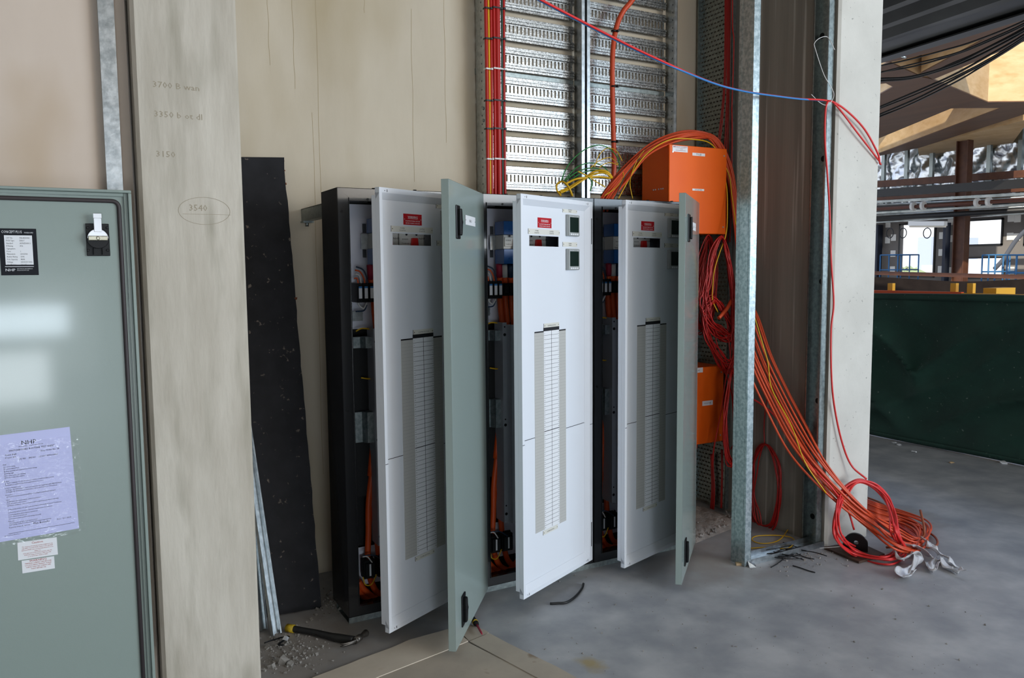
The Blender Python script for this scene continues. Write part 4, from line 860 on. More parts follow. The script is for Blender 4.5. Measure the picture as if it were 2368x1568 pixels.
# ================================================================ RED CABLE LOOPS
def loops(name, pts, Y, turns, jx, jy, r, c_, label, seed, tail=None, spread=.05, cat='cable coil', group=None, plane='Y'):
    """one long cable wound through the closed outline pts (pixels) again and again with drifting offsets"""
    q = random.Random(seed); P_ = []; n = len(pts)
    cur = [(0.0, 0.0)]*n
    for t_ in range(turns):
        nx = [(q.uniform(-jx, jx), q.uniform(-jy, jy)) for _ in range(n)]; s_ = q.uniform(.8, 1.12)
        cxm = sum(p[0] for p in pts)/n; cym = sum(p[1] for p in pts)/n; d0 = q.uniform(-spread, spread)
        for i, p in enumerate(pts):
            w = p[2] if len(p) > 2 else 1.0
            x = cxm+(p[0]-cxm)*(1+(s_-1)*w)+nx[i][0]*w; y = cym+(p[1]-cym)*(1+(s_-1)*w*.6)+nx[i][1]*w
            P_.append(onY(x, y, Y+d0) if plane == 'Y' else onX(x, y, plane+d0*.3))
    if tail: P_ += [onY(*p) for p in tail]
    return cable(name, P_, r, c_, label, cat, group, 5, 6)
loops('cable_coil', [(1668, 547, .15), (1648, 590, .8), (1634, 650, 1), (1628, 700, 1), (1640, 745, 1), (1665, 772, 1), (1690, 778, .8), (1696, 720, .7), (1690, 640, .7), (1682, 585, .5)], 3.52, 22, 8, 10, .0034, 'cable_red', 'long red cable coil hanging below the big orange box, in front', 5, [(1700, 800, 3.52), (1700, 1000, 3.5), (1690, 1040, 3.5)])
loops('cable_coil', [(1640, 548, .3), (1622, 600, 1), (1610, 660, 1), (1606, 720, 1), (1618, 760, 1), (1640, 745, 1), (1648, 680, 1), (1650, 600, .8)], 3.62, 18, 9, 11, .0033, 'cable_red', 'darker red cable coil hanging behind the front coil, next to the open grey door', 8)
loops('cable_coil', [(1650, 690, .6), (1630, 720, .9), (1640, 775, 1), (1662, 830, 1), (1685, 850, 1), (1700, 815, .8), (1692, 760, .8), (1670, 710, .7)], 3.54, 14, 9, 11, .0033, 'cable_red', 'red cable coil slumped between the two orange boxes', 9)
loops('cable_coil', [(1692, 860, .5), (1680, 930, .8), (1676, 1000, 1), (1684, 1062, 1), (1698, 1070, .8), (1702, 1010, .8), (1702, 930, .8), (1700, 880, .6)], 3.45, 18, 6, 11, .0034, 'cable_red', 'narrow red cable coil hanging beside the lower orange box', 10)
for i, (L_, lab) in enumerate((([(1652, 700, 3.55), (1640, 760, 3.55), (1660, 820, 3.55), (1690, 900, 3.5), (1697, 980, 3.5)], 'slack red cable running from the hanging coils past the lower box'), ([(1700, 810, 3.5), (1680, 870, 3.48), (1668, 950, 3.48), (1652, 1030, 3.5), (1646, 1080, 3.53)], 'red cable crossing the corner of the lower orange box'))):
    cable('cable', pY(L_), .004, 'cable_red', lab, 'cable')
def vcable(L_, label, r=.0042, g='red cables on the perforated tray', X=3.525): return cable('cable', [onX(x, y, X) for x, y in L_], r, 'cable_red', label, 'cable', g, 5, 6)
for i in range(7):
    x = 1677+i*2.6; o = (i-3)*1.2
    vcable([(x, -40), (x-.5, 100), (x-1-(2 if i < 2 else 0), 200), (x-3+o-(6 if i < 2 else 0), 300), (x-6+o*1.6-(10 if i < 2 else 0), 380), (x-4+o-(8 if i < 2 else 0), 470), (x-5, 560)], 'thin red cable running down the upper part of the perforated tray')
vcable([(1694, -40), (1694, 60), (1697, 90), (1696, 150), (1692, 260)], 'loose red cable bulging at the outer edge of the perforated tray', .004, None, 3.506)
for i in range(4): vcable([(1644+i*2, 1050), (1645+i*1.5, 1080), (1646+i*2.2, 1130), (1643+i*2.4, 1180), (1641+i*2.4, 1205)], 'thin red cable strapped down the lower part of the perforated tray', .0042, 'red cables at the tray foot')
for i in range(2): vcable([(1668+i*3, 1040), (1669+i*2, 1090), (1668+i*2, 1130), (1667+i*2, 1175)], 'thin red cable strapped near the outer edge of the lower perforated tray', .0042, 'red cables at the tray edge')
# loop hanging on the blade wall between the studs
loops('cable_coil', [(1768, 1027, .1), (1750, 1050, .8), (1742, 1090, 1), (1740, 1150, 1), (1750, 1200, 1), (1768, 1222, 1), (1790, 1210, 1), (1802, 1150, .8), (1800, 1090, .8), (1786, 1048, .6)], 3.5, 7, 5, 8, .0042, 'cable_red', 'red cable coil hanging on the dark blade wall between the two studs', 21, spread=.03, plane=3.55)
cable('cable', [onX(x, y, 3.56) for x, y in ((1768, 1030), (1767, 980), (1772, 930), (1780, 885), (1782, 850), (1770, 836), (1752, 832))], .0034, 'cable_red', 'thin red cable holding up the coil on the blade wall', 'cable')
# coil leaning against the column foot
q = random.Random(31); P_ = []
base = [(1945, 1150, 2.80), (1978, 1112, 2.80), (2018, 1120, 2.76), (2052, 1148, 2.70), (2070, 1192, 2.62), (2076, 1236, 2.55), (2090, 1275, 0), (2050, 1297, 0), (1975, 1278, 0), (1932, 1235, 2.62)]
for t_ in range(7):
    s_ = q.uniform(.8, 1.1)
    for (x, y, Y) in base:
        x2, y2 = 2010+(x-2010)*s_+q.uniform(-5, 5), 1205+(y-1205)*(s_*.5+.5)+q.uniform(-5, 5)
        if Y: p = onY(x2, y2, Y+q.uniform(-.02, .02))
        else: p = onZ(x2, y2, .008+.006*t_)
        p.z = max(p.z, .008); P_.append(p)
cable('cable_coil', P_, .0053, 'cable_bright_red', 'bright red cable coil propped against the foot of the concrete blade wall', 'cable coil', None, 6, 8)
cable('cable', pY([(1700, 900, 3.4), (1780, 950, 3.2), (1850, 1040, 3.0), (1890, 1092, 2.86), (1925, 1130, 2.8), (1960, 1180, 2.78), (1975, 1225, 2.76)]), .0053, 'cable_bright_red', 'bright red cable slipping through the orange bundle to the floor coil', 'cable')
m = MB()
for i in range(12):
    z = .008+.007*(i % 6); P2 = [onZ(2006, 1172+i*2.5, z), onZ(2050, 1190+i*2.5, z), onZ(2100, 1215+i*3, z), onZ(2118+(i*7) % 11, 1246+i*1.2, z), onZ(2085, 1262-i*1.3, z)]
    P2 = [V3(p.x, p.y, z) for p in P2]; P2.insert(0, P2[0]+V3(.1, .5, 0))
    cable('cable', P2, .0058, 'cable_red' if i % 2 else 'cable_orange', 'cable lying low in the floor coil beyond the foot of the blade wall', 'cable', 'low cables of the floor coil', 6, 8)
# ================================================================ RED AND BLUE PULL CABLES, HOOK
pull = [(1020, -130, 2.3), (1140, -62, 2.48), (1250, 0, 2.58), (1380, 68, 2.68), (1500, 128, 2.76), (1640, 188, 2.83), (1720, 210, 2.85), (1800, 222, 2.86), (1850, 228, 2.86), (1912, 232, 2.87)]
cable('cable', [onY(x, y+(-1 if x < 1640 else .5), Y+(-.005 if x < 1640 else .004)) for x, y, Y in pull] + pY([(1935, 245, 2.872), (1985, 310, 2.875), (2033, 372, 2.885)]), .0048, 'cable_bright_red', 'red cable slung from above the trays to the wire hook and round the concrete edge', 'cable')
cable('cable', [onY(x, y+(2 if x < 1640 else 1), Y+(.003 if x < 1640 else -.006)) for x, y, Y in pull[:-1]]+pY([(1880, 231, 2.878), (1905, 233, 2.885)]), .0046, 'cable_blue', 'blue cable twisted with the slung red cable up to the wire hook', 'cable')
cable('cable', pY([(2037, 380, 2.93), (2034, 376, 2.887), (2030, 355, 2.88), (2000, 300, 2.875), (1960, 258, 2.87), (1925, 235, 2.87), (1912, 240, 2.868), (1908, 275, 2.872), (1908, 330, 2.876), (1913, 400, 2.878), (1918, 480, 2.88), (1922, 600, 2.88), (1928, 700, 2.88), (1922, 760, 2.88), (1922, 850, 2.88), (1928, 930, 2.88), (1945, 1015, 2.875), (1968, 1075, 2.86), (2004, 1108, 2.8)]), .0052, 'cable_bright_red', 'single red cable dropping from the wire hook down the column face to the floor coil', 'cable')
cable('wire_hook', pY([(1930, 115, 2.90), (1922, 98, 2.905), (1912, 85, 2.93), (1896, 88, 2.905), (1884, 99, 2.89), (1885, 112, 2.885), (1905, 172, 2.872), (1924, 205, 2.862), (1928, 222, 2.856), (1920, 238, 2.856), (1908, 243, 2.87), (1893, 235, 2.88), (1876, 218, 2.89)]), .0017, 'cable_white', 'pale wire S hook hanging from a hole of the stud by the blade wall', 'hook', None, 8, 8)
# ================================================================ EARTH WIRES ON TOP OF THE CABINETS
def zc(L_, Y): return [onY(1240+x/8.254, 280+y/8.254, Y+.03*math.sin(i*.9)) for i, (x, y) in enumerate(L_)]
ew = [('wire_green', .0028, [(480, 1140), (560, 930), (700, 730), (900, 560), (1100, 470), (1250, 465), (1400, 530), (1540, 680), (1590, 850), (1550, 1000), (1400, 1190), (1230, 1430)], 'tallest green loop of the earth wires above the middle cabinet'),
 ('wire_green', .0028, [(520, 1150), (750, 900), (950, 810), (1100, 805), (1250, 850), (1370, 960), (1390, 1100)], 'second highest green loop of the earth wire bunch'),
 ('wire_green', .003, [(540, 1160), (700, 1020), (850, 940), (1050, 895), (1230, 930), (1330, 1020)], 'lower green loop of the earth wire bunch'),
 ('wire_green', .003, [(560, 1220), (750, 1060), (900, 980), (1080, 940), (1200, 950)], 'lowest green strand lying over the yellow strips'),
 ('wire_yellow', .0062, [(440, 1350), (620, 1270), (900, 1100), (1100, 970), (1250, 945), (1370, 980), (1450, 1080)], 'broad yellow strand, topmost of the strip bunch'),
 ('wire_yellow', .0058, [(460, 1370), (640, 1290), (900, 1120), (1080, 1020), (1250, 985), (1360, 1010), (1440, 1090)], 'broad yellow strand just below the topmost one'),
 ('wire_yellow', .0058, [(560, 1200), (750, 1110), (950, 1080), (1200, 1065), (1420, 1090)], 'broad yellow strand lowest of the strip bunch'),
 ('wire_yellow', .0022, [(1110, 880), (1180, 690), (1280, 560), (1400, 515), (1540, 580), (1640, 760)], 'highest thin yellow loop right of the tray rail'),
 ('wire_yellow', .0022, [(1040, 890), (1200, 760), (1380, 695), (1480, 740), (1560, 820)], 'middle thin yellow loop crossing the orange wall cable'),
 ('wire_yellow', .0022, [(1200, 890), (1300, 820), (1420, 795), (1560, 840)], 'lowest thin yellow loop crossing the orange wall cable'),
 ('wire_yellow', .0055, [(470, 1420), (400, 1330), (390, 1220), (480, 1155), (570, 1200), (640, 1300), (690, 1430)], 'yellow strand wrapped round the end of the earth wire bunch'),
 ('wire_yellow', .0024, [(1660, 980), (1655, 1080), (1540, 1250), (1300, 1430)], 'thin yellow wire in front of the orange bundle foot'),
 ('wire_darkgreen', .0026, [(1990, 700), (1880, 820), (1700, 1050), (1580, 1300), (1490, 1480)], 'dark green wire dropping behind the orange bundle'),
 ('wire_yellow', .0022, [(2060, 560), (1960, 690), (1880, 850), (1810, 1050), (1790, 1220), (1840, 1480)], 'thin yellow wire dropping left of the big orange box'),
 ('wire_yellow', .003, [(800, 960), (1000, 1060), (1130, 1150), (1320, 1260)], 'short yellow wire slanting behind the strip bunch'),
 ('wire_green', .003, [(1000, 1080), (1060, 1160), (1050, 1260), (1030, 1330)], 'short green wire hanging beside the tray rail')]
for k, (c_, r, L_, lab) in enumerate(ew): cable('earth_wire', zc(L_, 3.56-.012*k if r < .005 else 3.54-.01*k), r, c_, lab, 'wire', 'earth wires above the cabinets', 6, 6, 1.0)
# ================================================================ FLOOR CLUTTER RIGHT
m = MB(); bp = [V3(*(onZ(x, y)[:2]), .001) for x, y in ((1905, 1270), (1986, 1304), (2046, 1286), (1985, 1258))]; m.prism(bp, (0, 0, .012))
LG = thing('lifting_lug', onZ(1975, 1280), 'black steel lug plate with a hole welded on a rusty base plate', 'bracket')
part('base_plate', m, 'rust', LG)
a, c = onZ(1950, 1266, .013), onZ(2007, 1275, .013); a.z = c.z = .013; u = (c-a); w = u.length; u.normalize(); nrm = u.cross(V3(0, 0, 1)); hh = .085
arcs = [a, c]+[a+u*(w/2+w/2*math.cos(t)*(1 if math.sin(t) < .5 else .92))+V3(0, 0, hh*.42+hh*.68*math.sin(t)) for t in [PI*i/16 for i in range(17)]]
m = MB(); hc = a+u*w*.53+V3(0, 0, hh*.5); hr = .012; n = 19
hole = [hc+u*hr*math.cos(2*PI*i/n-.9)+V3(0, 0, 1)*hr*math.sin(2*PI*i/n-.9) for i in range(n)]
# ring faces between outline (19 points) and hole
def near(p): return min(range(n), key=lambda i: (hole[i]-p).length)
outer = arcs; no = len(outer); cen = hc; ang = lambda p: math.atan2((p-cen).z, (p-cen).dot(u))
outer = sorted(outer, key=ang); hole = [hc+u*hr*math.cos(ang(p))+V3(0, 0, hr*math.sin(ang(p))) for p in outer]
tk = nrm*.016; vs = outer+hole+[p+tk for p in outer]+[p+tk for p in hole]; fs = []
for i in range(no):
    j = (i+1) % no; fs += [(i, j, no+j, no+i), (2*no+j, 2*no+i, 3*no+i, 3*no+j), (i, 2*no+i, 2*no+j, j), (no+j, 3*no+j, 3*no+i, no+i)]
m.add(vs, fs); part('lug_plate', m, 'black_steel', LG)
def ribbon(L_, w, label, seed):
    q = random.Random(seed); C_ = spline([V3(*(onZ(x, y, h)[:2]), h) for x, y, h in L_], 10); m = MB(); k = len(C_); pr = 7
    for i, p in enumerate(C_):
        t = (C_[min(k-1, i+1)]-C_[max(0, i-1)]).normalized(); s = t.cross(V3(0, 0, 1)).normalized(); tw = math.sin(i*.16+seed)*1.0
        for j in range(pr):
            f = (j/(pr-1)-.5); d = (s*math.cos(tw)+V3(0, 0, 1)*abs(math.sin(tw)))*f*w*(.75+.35*math.sin(i*.21+seed)); m.v.append(p+d+V3(0, 0, .014+.005*math.sin(i*.55+j*1.4)))
    for i in range(k-1):
        for j in range(pr-1): m.f.append([i*pr+j, i*pr+j+1, (i+1)*pr+j+1, (i+1)*pr+j]); m.m.append(0); m.s.append(True)
    for v in m.v: v.z = max(v.z, .003)
    o = single('plastic_wrap_strip', m, 'plastic_wrap', label, 'plastic wrap'); sd = o.modifiers.new('gauge', 'SOLIDIFY'); sd.thickness = .0015; sd.offset = 1
ribbon([(2078, 1290, .03), (2086, 1300, .03), (2110, 1288, .05), (2122, 1290, .04), (2112, 1315, .01), (2096, 1326, .0), (2078, 1335, .0), (2100, 1340, .0), (2112, 1330, .01)], .06, 'torn white plastic wrap strip hanging from the red coil end', 2)
ribbon([(2068, 1265, .04), (2090, 1270, .04), (2112, 1268, .05), (2138, 1282, .03), (2165, 1300, .01), (2182, 1302, .01), (2192, 1318, .0), (2212, 1330, .0), (2228, 1322, .02)], .065, 'longest white plastic wrap strip trailing right across the floor', 3)
ribbon([(2130, 1250, .05), (2150, 1262, .04), (2160, 1280, .02), (2180, 1290, .01), (2200, 1300, .01), (2204, 1312, .0)], .055, 'white plastic wrap strip draped over the floor coil end', 4)
ribbon([(2165, 1300, .01), (2150, 1312, .0), (2150, 1325, .0), (2163, 1322, .02), (2168, 1308, .02)], .045, 'small white plastic wrap curl beside the longest strip', 5)
m = MB()
P_ = [(1857, 1110, .20), (1851, 1150, .14), (1842, 1190, .07), (1822, 1225, .02), (1800, 1250, .006), (1765, 1257, .005), (1740, 1250, .006), (1748, 1240, .01), (1795, 1238, .012), (1830, 1243, .01), (1836, 1255, .008), (1820, 1268, .006), (1770, 1266, .006), (1735, 1268, .005)]
cable('earth_wire', [V3(*(onZ(x, y, h)[:2]), h) for x, y, h in P_], .003, 'wire_yellow', 'yellow-green wire curled on the floor between the stud feet', 'wire', None, 6, 6)
R2 = random.Random(4)
for i in range(16):
    x, y = R2.uniform(1790, 1890), 0; y = 1282-(x-1790)*.12+R2.uniform(-16, 14); a = R2.uniform(-.8, .8); ln = R2.uniform(14, 38); z = .004+.004*(i % 5)
    pts = [(x-ln*math.cos(a)/1, y-ln*.4*math.sin(a)), (x, y+R2.uniform(-4, 4)), (x+ln*math.cos(a), y+ln*.4*math.sin(a))]
    cable('cable_tie_offcut', [V3(*(onZ(px_, py_, z)[:2]), z) for px_, py_ in pts], .0028, 'cable_black', 'black cable tie offcut in the litter over the floor track', 'offcut', 'tie offcuts by the track', 4, 5)
for (L_, lab) in (([(1833, 1308), (1850, 1313), (1870, 1320), (1885, 1324)], 'lone black tie offcut lying in front of the litter by the track'), ([(1783, 1312), (1800, 1302), (1815, 1290), (1835, 1282)], 'long black strip offcut sloping toward the track')):
    cable('cable_tie_offcut', [V3(*(onZ(x, y, .004)[:2]), .004) for x, y in L_], .003, 'cable_black', lab, 'offcut')
cable('cable_tie', [V3(*(onZ(x, y, .01)[:2]), z) for x, y, z in ((1895, 1272, .02), (1920, 1268, .015), (1950, 1266, .016))], .002, 'cable_white', 'clear cable tie lying toward the black lug', 'cable tie')
cable('wire_offcut', [V3(*(onZ(x, y, .006)[:2]), .006) for x, y in ((1272, 1396), (1290, 1395), (1310, 1393), (1330, 1380), (1345, 1362), (1349, 1350))], .006, 'cable_black', 'dusty black wire offcut curved on the floor under the middle door', 'offcut')
def crumbs(name, N, area, rmin, rmax, m_, label, seed, cat='rubble'):
    q = random.Random(seed); random.seed(seed); m = MB()
    for i in range(N):
        x, y = area(q); r = rmin+(rmax-rmin)*q.random()**3; p = onZ(x, y); m.chunk((p.x, p.y, r*.35), r)
    single(name, m, m_, label, cat, None, 'stuff')
crumbs('concrete_rubble', 420, lambda q: (q.gauss(670, 42), q.gauss(1505, 24)), .0015, .008, 'rubble', 'grey concrete crumbs on the floor by the pillar foot', 1)
crumbs('concrete_rubble', 140, lambda q: (q.gauss(762, 24), q.gauss(1398, 16)), .002, .010, 'rubble', 'concrete crumbs heaped between the black sheet and the first cabinet', 2)
crumbs('floor_litter', 150, lambda q: (q.uniform(1150, 2300), q.uniform(1330, 1560)), .0015, .005, 'rubble', 'small specks of grit scattered over the open floor', 3, 'litter')
crumbs('floor_litter', 120, lambda q: (q.gauss(1850, 45), q.gauss(1292, 16)), .002, .007, 'dust', 'grit and dust around the floor track litter', 4, 'litter')
for (x, y, r, lab) in ((655, 1535, .022, 'largest concrete lump by the pillar foot'), (672, 1540, .015, 'concrete lump beside the largest one by the pillar'), (628, 1545, .017, 'flat concrete lump at the bottom edge by the pillar'), (618, 1500, .012, 'pale concrete lump touching the pillar foot'), (640, 1480, .013, 'concrete lump under the leaning channels')):
    random.seed(int(x)); m = MB(); p = onZ(x, y); m.chunk((p.x, p.y, r*.4), r); single('concrete_lump', m, 'rubble', lab, 'rubble lump')
m = MB(); q = random.Random(6); C_ = [V3(*(onZ(x, y)[:2]), .012+q.uniform(0, .015)) for x, y in ((612, 1500), (625, 1495), (640, 1488), (655, 1482), (668, 1478), (660, 1490), (645, 1500), (655, 1505))]; m.tube(spline(C_, 4), .006, 0, 6, flat=.4); single('crumpled_wrapper', m, 'black_plastic', 'crumpled black plastic scrap below the leaning channels', 'litter')
m = MB(); p = onZ(662, 1479, .02); m.chunk(p+V3(0, 0, .004), .013); single('foil_scrap', m, 'chrome', 'shiny foil scrap on the crumpled black plastic', 'litter')
# rubble mound near the back corner
m = MB(); q = random.Random(12); nx_, ny_ = 26, 14; c0_, ux, uy = V3(2.98, 3.30, 0), V3(.53, .12, 0), V3(.0, .33, 0)
for j in range(ny_):
    for i in range(nx_):
        u_, v_ = i/(nx_-1), j/(ny_-1); p = c0_+ux*u_+uy*v_; e = min(1, 5*min(u_, 1-u_, v_*1.2, 1)); m.v.append(V3(p.x, p.y, .001+max(0, e)*(.022+.02*v_+q.uniform(-.008, .008))))
for j in range(ny_-1):
    for i in range(nx_-1): m.f.append([j*nx_+i, j*nx_+i+1, (j+1)*nx_+i+1, (j+1)*nx_+i]); m.m.append(0); m.s.append(True)
for k in range(90): u_, v_ = q.random(), q.random()*.6; p = c0_+ux*u_+uy*v_; m.chunk((p.x, p.y, .02+.01*v_), q.uniform(.003, .011))
single('plaster_rubble', m, 'dust', 'low mound of pale dust and mortar rubble at the corner below the orange boxes', 'rubble', None, 'stuff')
for i, (x, y, lab) in enumerate(((2068, 1025, 'white paper scrap on the floor near the green cloth'), (2079, 1030, 'crumpled pale scrap right beside the white one near the green cloth'), (2114, 1046, 'small foil scrap on the floor further from the green cloth'), (2200, 1071, 'flat tan scrap on the floor before the green cloth'), (2322, 1072, 'thin white strip against the bottom of the green cloth'))):
    random.seed(i+40); m = MB(); p = onZ(x, y); m.chunk((p.x, p.y, .006), .022 if i != 4 else .04, 0, .3); single('paper_scrap', m, 'timber' if i == 3 else 'label_white', lab, 'litter')
# ================================================================ GREEN CLOTH, GUARD RAILS
XG = 6.33
m = MB(); ny_, nz_ = 260, 60
for j in range(nz_+1):
    for i in range(ny_+1):
        y = -2.2+i/ny_*11.0; z = .012+j/nz_*1.27; v_ = j/nz_
        u_ = ((y+.9) % 2.6)/2.6; sg = v_+.55*(u_-.5)**2*4; e_ = math.sin(v_*PI); d = .035*math.sin(y*2.1+2.2*v_+.6*math.sin(y*1.3))*(1-v_)+e_*(.15*abs(math.sin(sg*6.5+.7*math.sin(y*.8)))**.55+.13*abs(math.sin(y*2.4+z*3.2+1.3*math.sin(z*2)))**.6-.12)
        m.v.append(V3(XG+d, y, z-.012*math.sin(y*1.4)*v_*v_))
for j in range(nz_):
    for i in range(ny_): a = j*(ny_+1)+i; m.f.append([a, a+ny_+1, a+ny_+2, a+1]); m.m.append(0); m.s.append(True)
G = thing('shade_cloth', (XG, 3, 0), 'dark green shade cloth hung along the guard rail, dusty and creased', 'shade cloth')
part('cloth_sheet', m, 'green_cloth', G)
m = MB(); m.tube([V3(XG+.012*math.sin(y*3), y, 1.275-.012*math.sin(y*1.4)) for y in [-2.2+i*.25 for i in range(45)]], .03, 0, 10); part('rolled_hem', m, 'green_cloth', G)
m = MB(); m.tube([V3(XG-.01+.012*math.sin(y*4), y, .03) for y in [-2.2+i*.25 for i in range(45)]], .03, 0, 8, flat=.5); part('bottom_hem', m, 'green_cloth', G)
xr2 = 6.62
rz = onX(2060, 679, xr2).z
RL = thing('guard_rail', (xr2, 3, 0), 'orange and yellow guard rail just behind the green cloth', 'guard rail')
ysp = onX(2222, 690, xr2).y
m = MB(); m.box((xr2, ysp, rz-.028), (xr2+.04, 9, rz+.028)); part('rail', m, 'rail_orange', RL, 'orange length of rail')
m = MB(); m.box((xr2, -2.2, rz-.035), (xr2+.04, ysp, rz+.02)); part('rail', m, 'rail_yellow', RL, 'yellow length of rail')
for x in (2060, 2206, 2245):
    q = onX(x, 655, xr2+.05); m = MB(); m.box((xr2+.04, q.y-.025, 0.02), (xr2+.08, q.y+.025, q.z)); part('post', m, 'rail_yellow', RL)
m = MB(); q0, q1 = onX(2274, 666, 7.2), onX(2303, 692, 7.2); m.box((7.2, q1.y, 0), (7.5, q0.y, q0.z)); m.box((7.19, (q0.y+q1.y)/2-.03, q1.z), (7.2, (q0.y+q1.y)/2+.03, q0.z-.06)); single('yellow_crate', m, 'rail_yellow', 'yellow crate standing behind the guard rail', 'crate')
XD = 11.6
m = MB(); zt0 = onX(2100, 641, XD).z
for i in range(90):
    for j in range(6): y = 2+i*.25; m.v.append(V3(XD+.05*math.sin(y*3+j), y, .0+j/5*(zt0-.02*math.sin(y*1.1)**2*3 if j == 5 else zt0)))
for i in range(89):
    for j in range(5): a = i*6+j; m.f.append([a, a+1, a+7, a+6]); m.m.append(0); m.s.append(True)
single('dark_screen_cloth', m, 'dark_cloth', 'dark brown screen cloth along the far edge of the void', 'shade cloth')
# ================================================================ FAR SIDE
XF = 34.0
def far(x, y, X=XF): return onX(x, y, X)
wins = []
for (xa, ya, xb_, yb_) in ((1996, 524, 2040, 573), (2081, 518, 2161, 641), (2214, 510, 2319, 567), (2212, 595, 2321, 645), (2371, 505, 2420, 566)):
    A, B_ = far(xa, ya), far(xb_, yb_); wins.append((B_.y, A.y, B_.z, A.z))
m = MB(); holed_wall('X', XF, .3, 4, 40, 0, 3.9, wins, m); struct('wall_far', m, 'far_wall', 'grey far wall with window openings across the void', 'wall')
for i, (ya, yb_, za, zb2) in enumerate(wins):
    m = MB(); f = .07
    m.box((XF-.06, ya, za), (XF+.02, ya+f, zb2)); m.box((XF-.06, yb_-f, za), (XF+.02, yb_, zb2)); m.box((XF-.06, ya, zb2-f), (XF+.02, yb_, zb2)); m.box((XF-.06, ya, za), (XF+.02, yb_, za+f))
    w = struct('window_%d' % (i+1), m, 'beam_black', ['narrow window at the column edge across the void', 'tall window showing the pale tower across the void', 'upper wide window right of the far brown column', 'lower wide window below it, right of the far brown column', 'window at the right end of the far wall'][i], 'window')
    m = MB(); m.box((XF+.05, ya+.01, za+.01), (XF+.06, yb_-.01, zb2-.01)); p = m.build('window_pane', 'pane_glass', parent=w)
    m = MB(); k = 0
    while za+.3+k*.75 < zb2:
        for yy in (ya-.42, yb_+.16): m.box((XF-.03, yy, za+.2+k*.75), (XF, yy+.26, za+.5+k*.75))
        k += 1
    p = m.build('fixing_plate', 'label_cream', parent=w)
for (x, y0_, w) in ((2188, 515, .13), (2031, 520, .13)):
    q = far(x, y0_, XF-.4); m = MB(); m.box((XF-.5, q.y-w/2, 0), (XF-.15, q.y+w/2, q.z)); single('far_post', m, 'post_blue', 'dark blue post beside the tall far window' if x > 2100 else 'dark blue post by the narrow far window', 'post')
q = far(2234, 330, 31); m = MB(); m.box((30.9, q.y-.24, 0), (31.1, q.y+.24, 9)); m.box((30.75, q.y-.24, 0), (30.9, q.y-.2, 9)); m.box((30.75, q.y+.2, 0), (30.9, q.y+.24, 9)); single('steel_column', m, 'beam_brown', 'tall rusty brown steel column across the void', 'column')
def farbar(name, X, y0, y1, hpx, mt, label, cat, dep=.2, rnd=False):
    A, B_ = onX(1990, y0, X), onX(2368, y1, X); A, B_ = A+(A-B_)*.3, B_+(B_-A)*.35; h = hpx/F*X*.99; m = MB()
    if rnd: m.tube([A, B_], h/2, 0, 12)
    else: m.obox((A+B_)/2, (B_-A)/2, (dep/2, 0, 0), (0, 0, h/2))
    return single(name, m, mt, label, cat)
farbar('floor_beam', 32, 429, 402, 16, 'beam_brown', 'rusty brown beam below the foil wall, topmost of the far beams', 'beam')
farbar('roof_truss', 28, 450, 424, 19, 'beam_black', 'straight black beam below the rusty one', 'beam', .3)
farbar('pipe', 29, 486, 462, 9, 'pipe_brown', 'brown far pipe with pale collars', 'pipe', .1, True)
farbar('duct_pipe', 30, 508, 486, 12, 'beam_black', 'black far pipe above the windows', 'pipe', .1, True)
for k, (y0_, y1_, h, lab) in enumerate(((469, 449, 6, 'silver duct just under the straight black beam'), (476, 456, 5, 'thin silver duct above the brown pipe'), (495, 473, 5, 'silver duct below the brown pipe'), (500, 478, 4, 'thin silver pipe above the black pipe'), (517, 494, 3, 'thin silver conduit under the black pipe'))):
    farbar('duct', 29.5+k*.5, y0_, y1_, h, 'duct', lab, 'duct', .2, k % 2 == 1)
farbar('floor_beam', 32.5, 462, 438, 10, 'beam_brown', 'rusty beam half hidden behind the silver ducts', 'beam', .3)
m = MB(); q = onX(2000, 600, 33); m.box((32.7, 2, 3.62), (34.3, 40, 4.3)); single('far_void_fill', m, 'beam_black', 'dark box standing in for the unlit ceiling void above the far windows', 'slab')  # black box in place of the ceiling void, its shade put into the colour
for (x, y, lab) in ((2131, 476, '%s white collar of the left pair on the brown pipe'), (2282, 467, '%s white collar of the right pair on the brown pipe')):
    for d in (-.12, .3): m = MB(); q = onX(x, y, 28.95); m.cyl((28.95, q.y+d, q.z), (28.95, q.y+d+.1, q.z), .17, 0, 12); single('pipe_collar', m, 'label_cream', lab % ('first' if d > 0 else 'second'), 'collar')
A, B_ = onX(2104, 517, 27), onX(2187, 517, 27); m = MB(); m.obox((A+B_)/2, (B_-A)/2, (.1, 0, 0), (0, 0, .08))
LF = thing('light_fitting', (A+B_)/2, 'long fluorescent batten in front of the tall far window', 'light'); part('housing', m, 'label_cream', LF)
m = MB(); m.cyl(A+V3(0, 0, -.1), B_+V3(0, 0, -.1), .04); part('tube', m, 'tube_light', LF)
for (x, lab) in ((2058, 'black cable ring hanging left of the tall far window'), (2088, 'black cable ring at the left jamb of the tall far window'), (2144, 'black cable ring hanging across the tall far window')):
    q = onX(x, 539, 26.5); m = MB(); m.tube([q+V3(0, .13*math.cos(t)*1.1, .18*math.sin(t)) for t in [2*PI*i/16 for i in range(16)]], .018, 0, 6, True); single('cable_ring', m, 'cable_black', lab, 'cable')
m = MB(); m.tube(spline([onX(x, y, 27) for x, y in ((2300, 622), (2320, 600), (2345, 562), (2366, 538), (2390, 520))], 5), .07, 0, 8); single('flexible_duct', m, 'seam_grey', 'dark flexible hose rising right of the lower far window', 'hose')
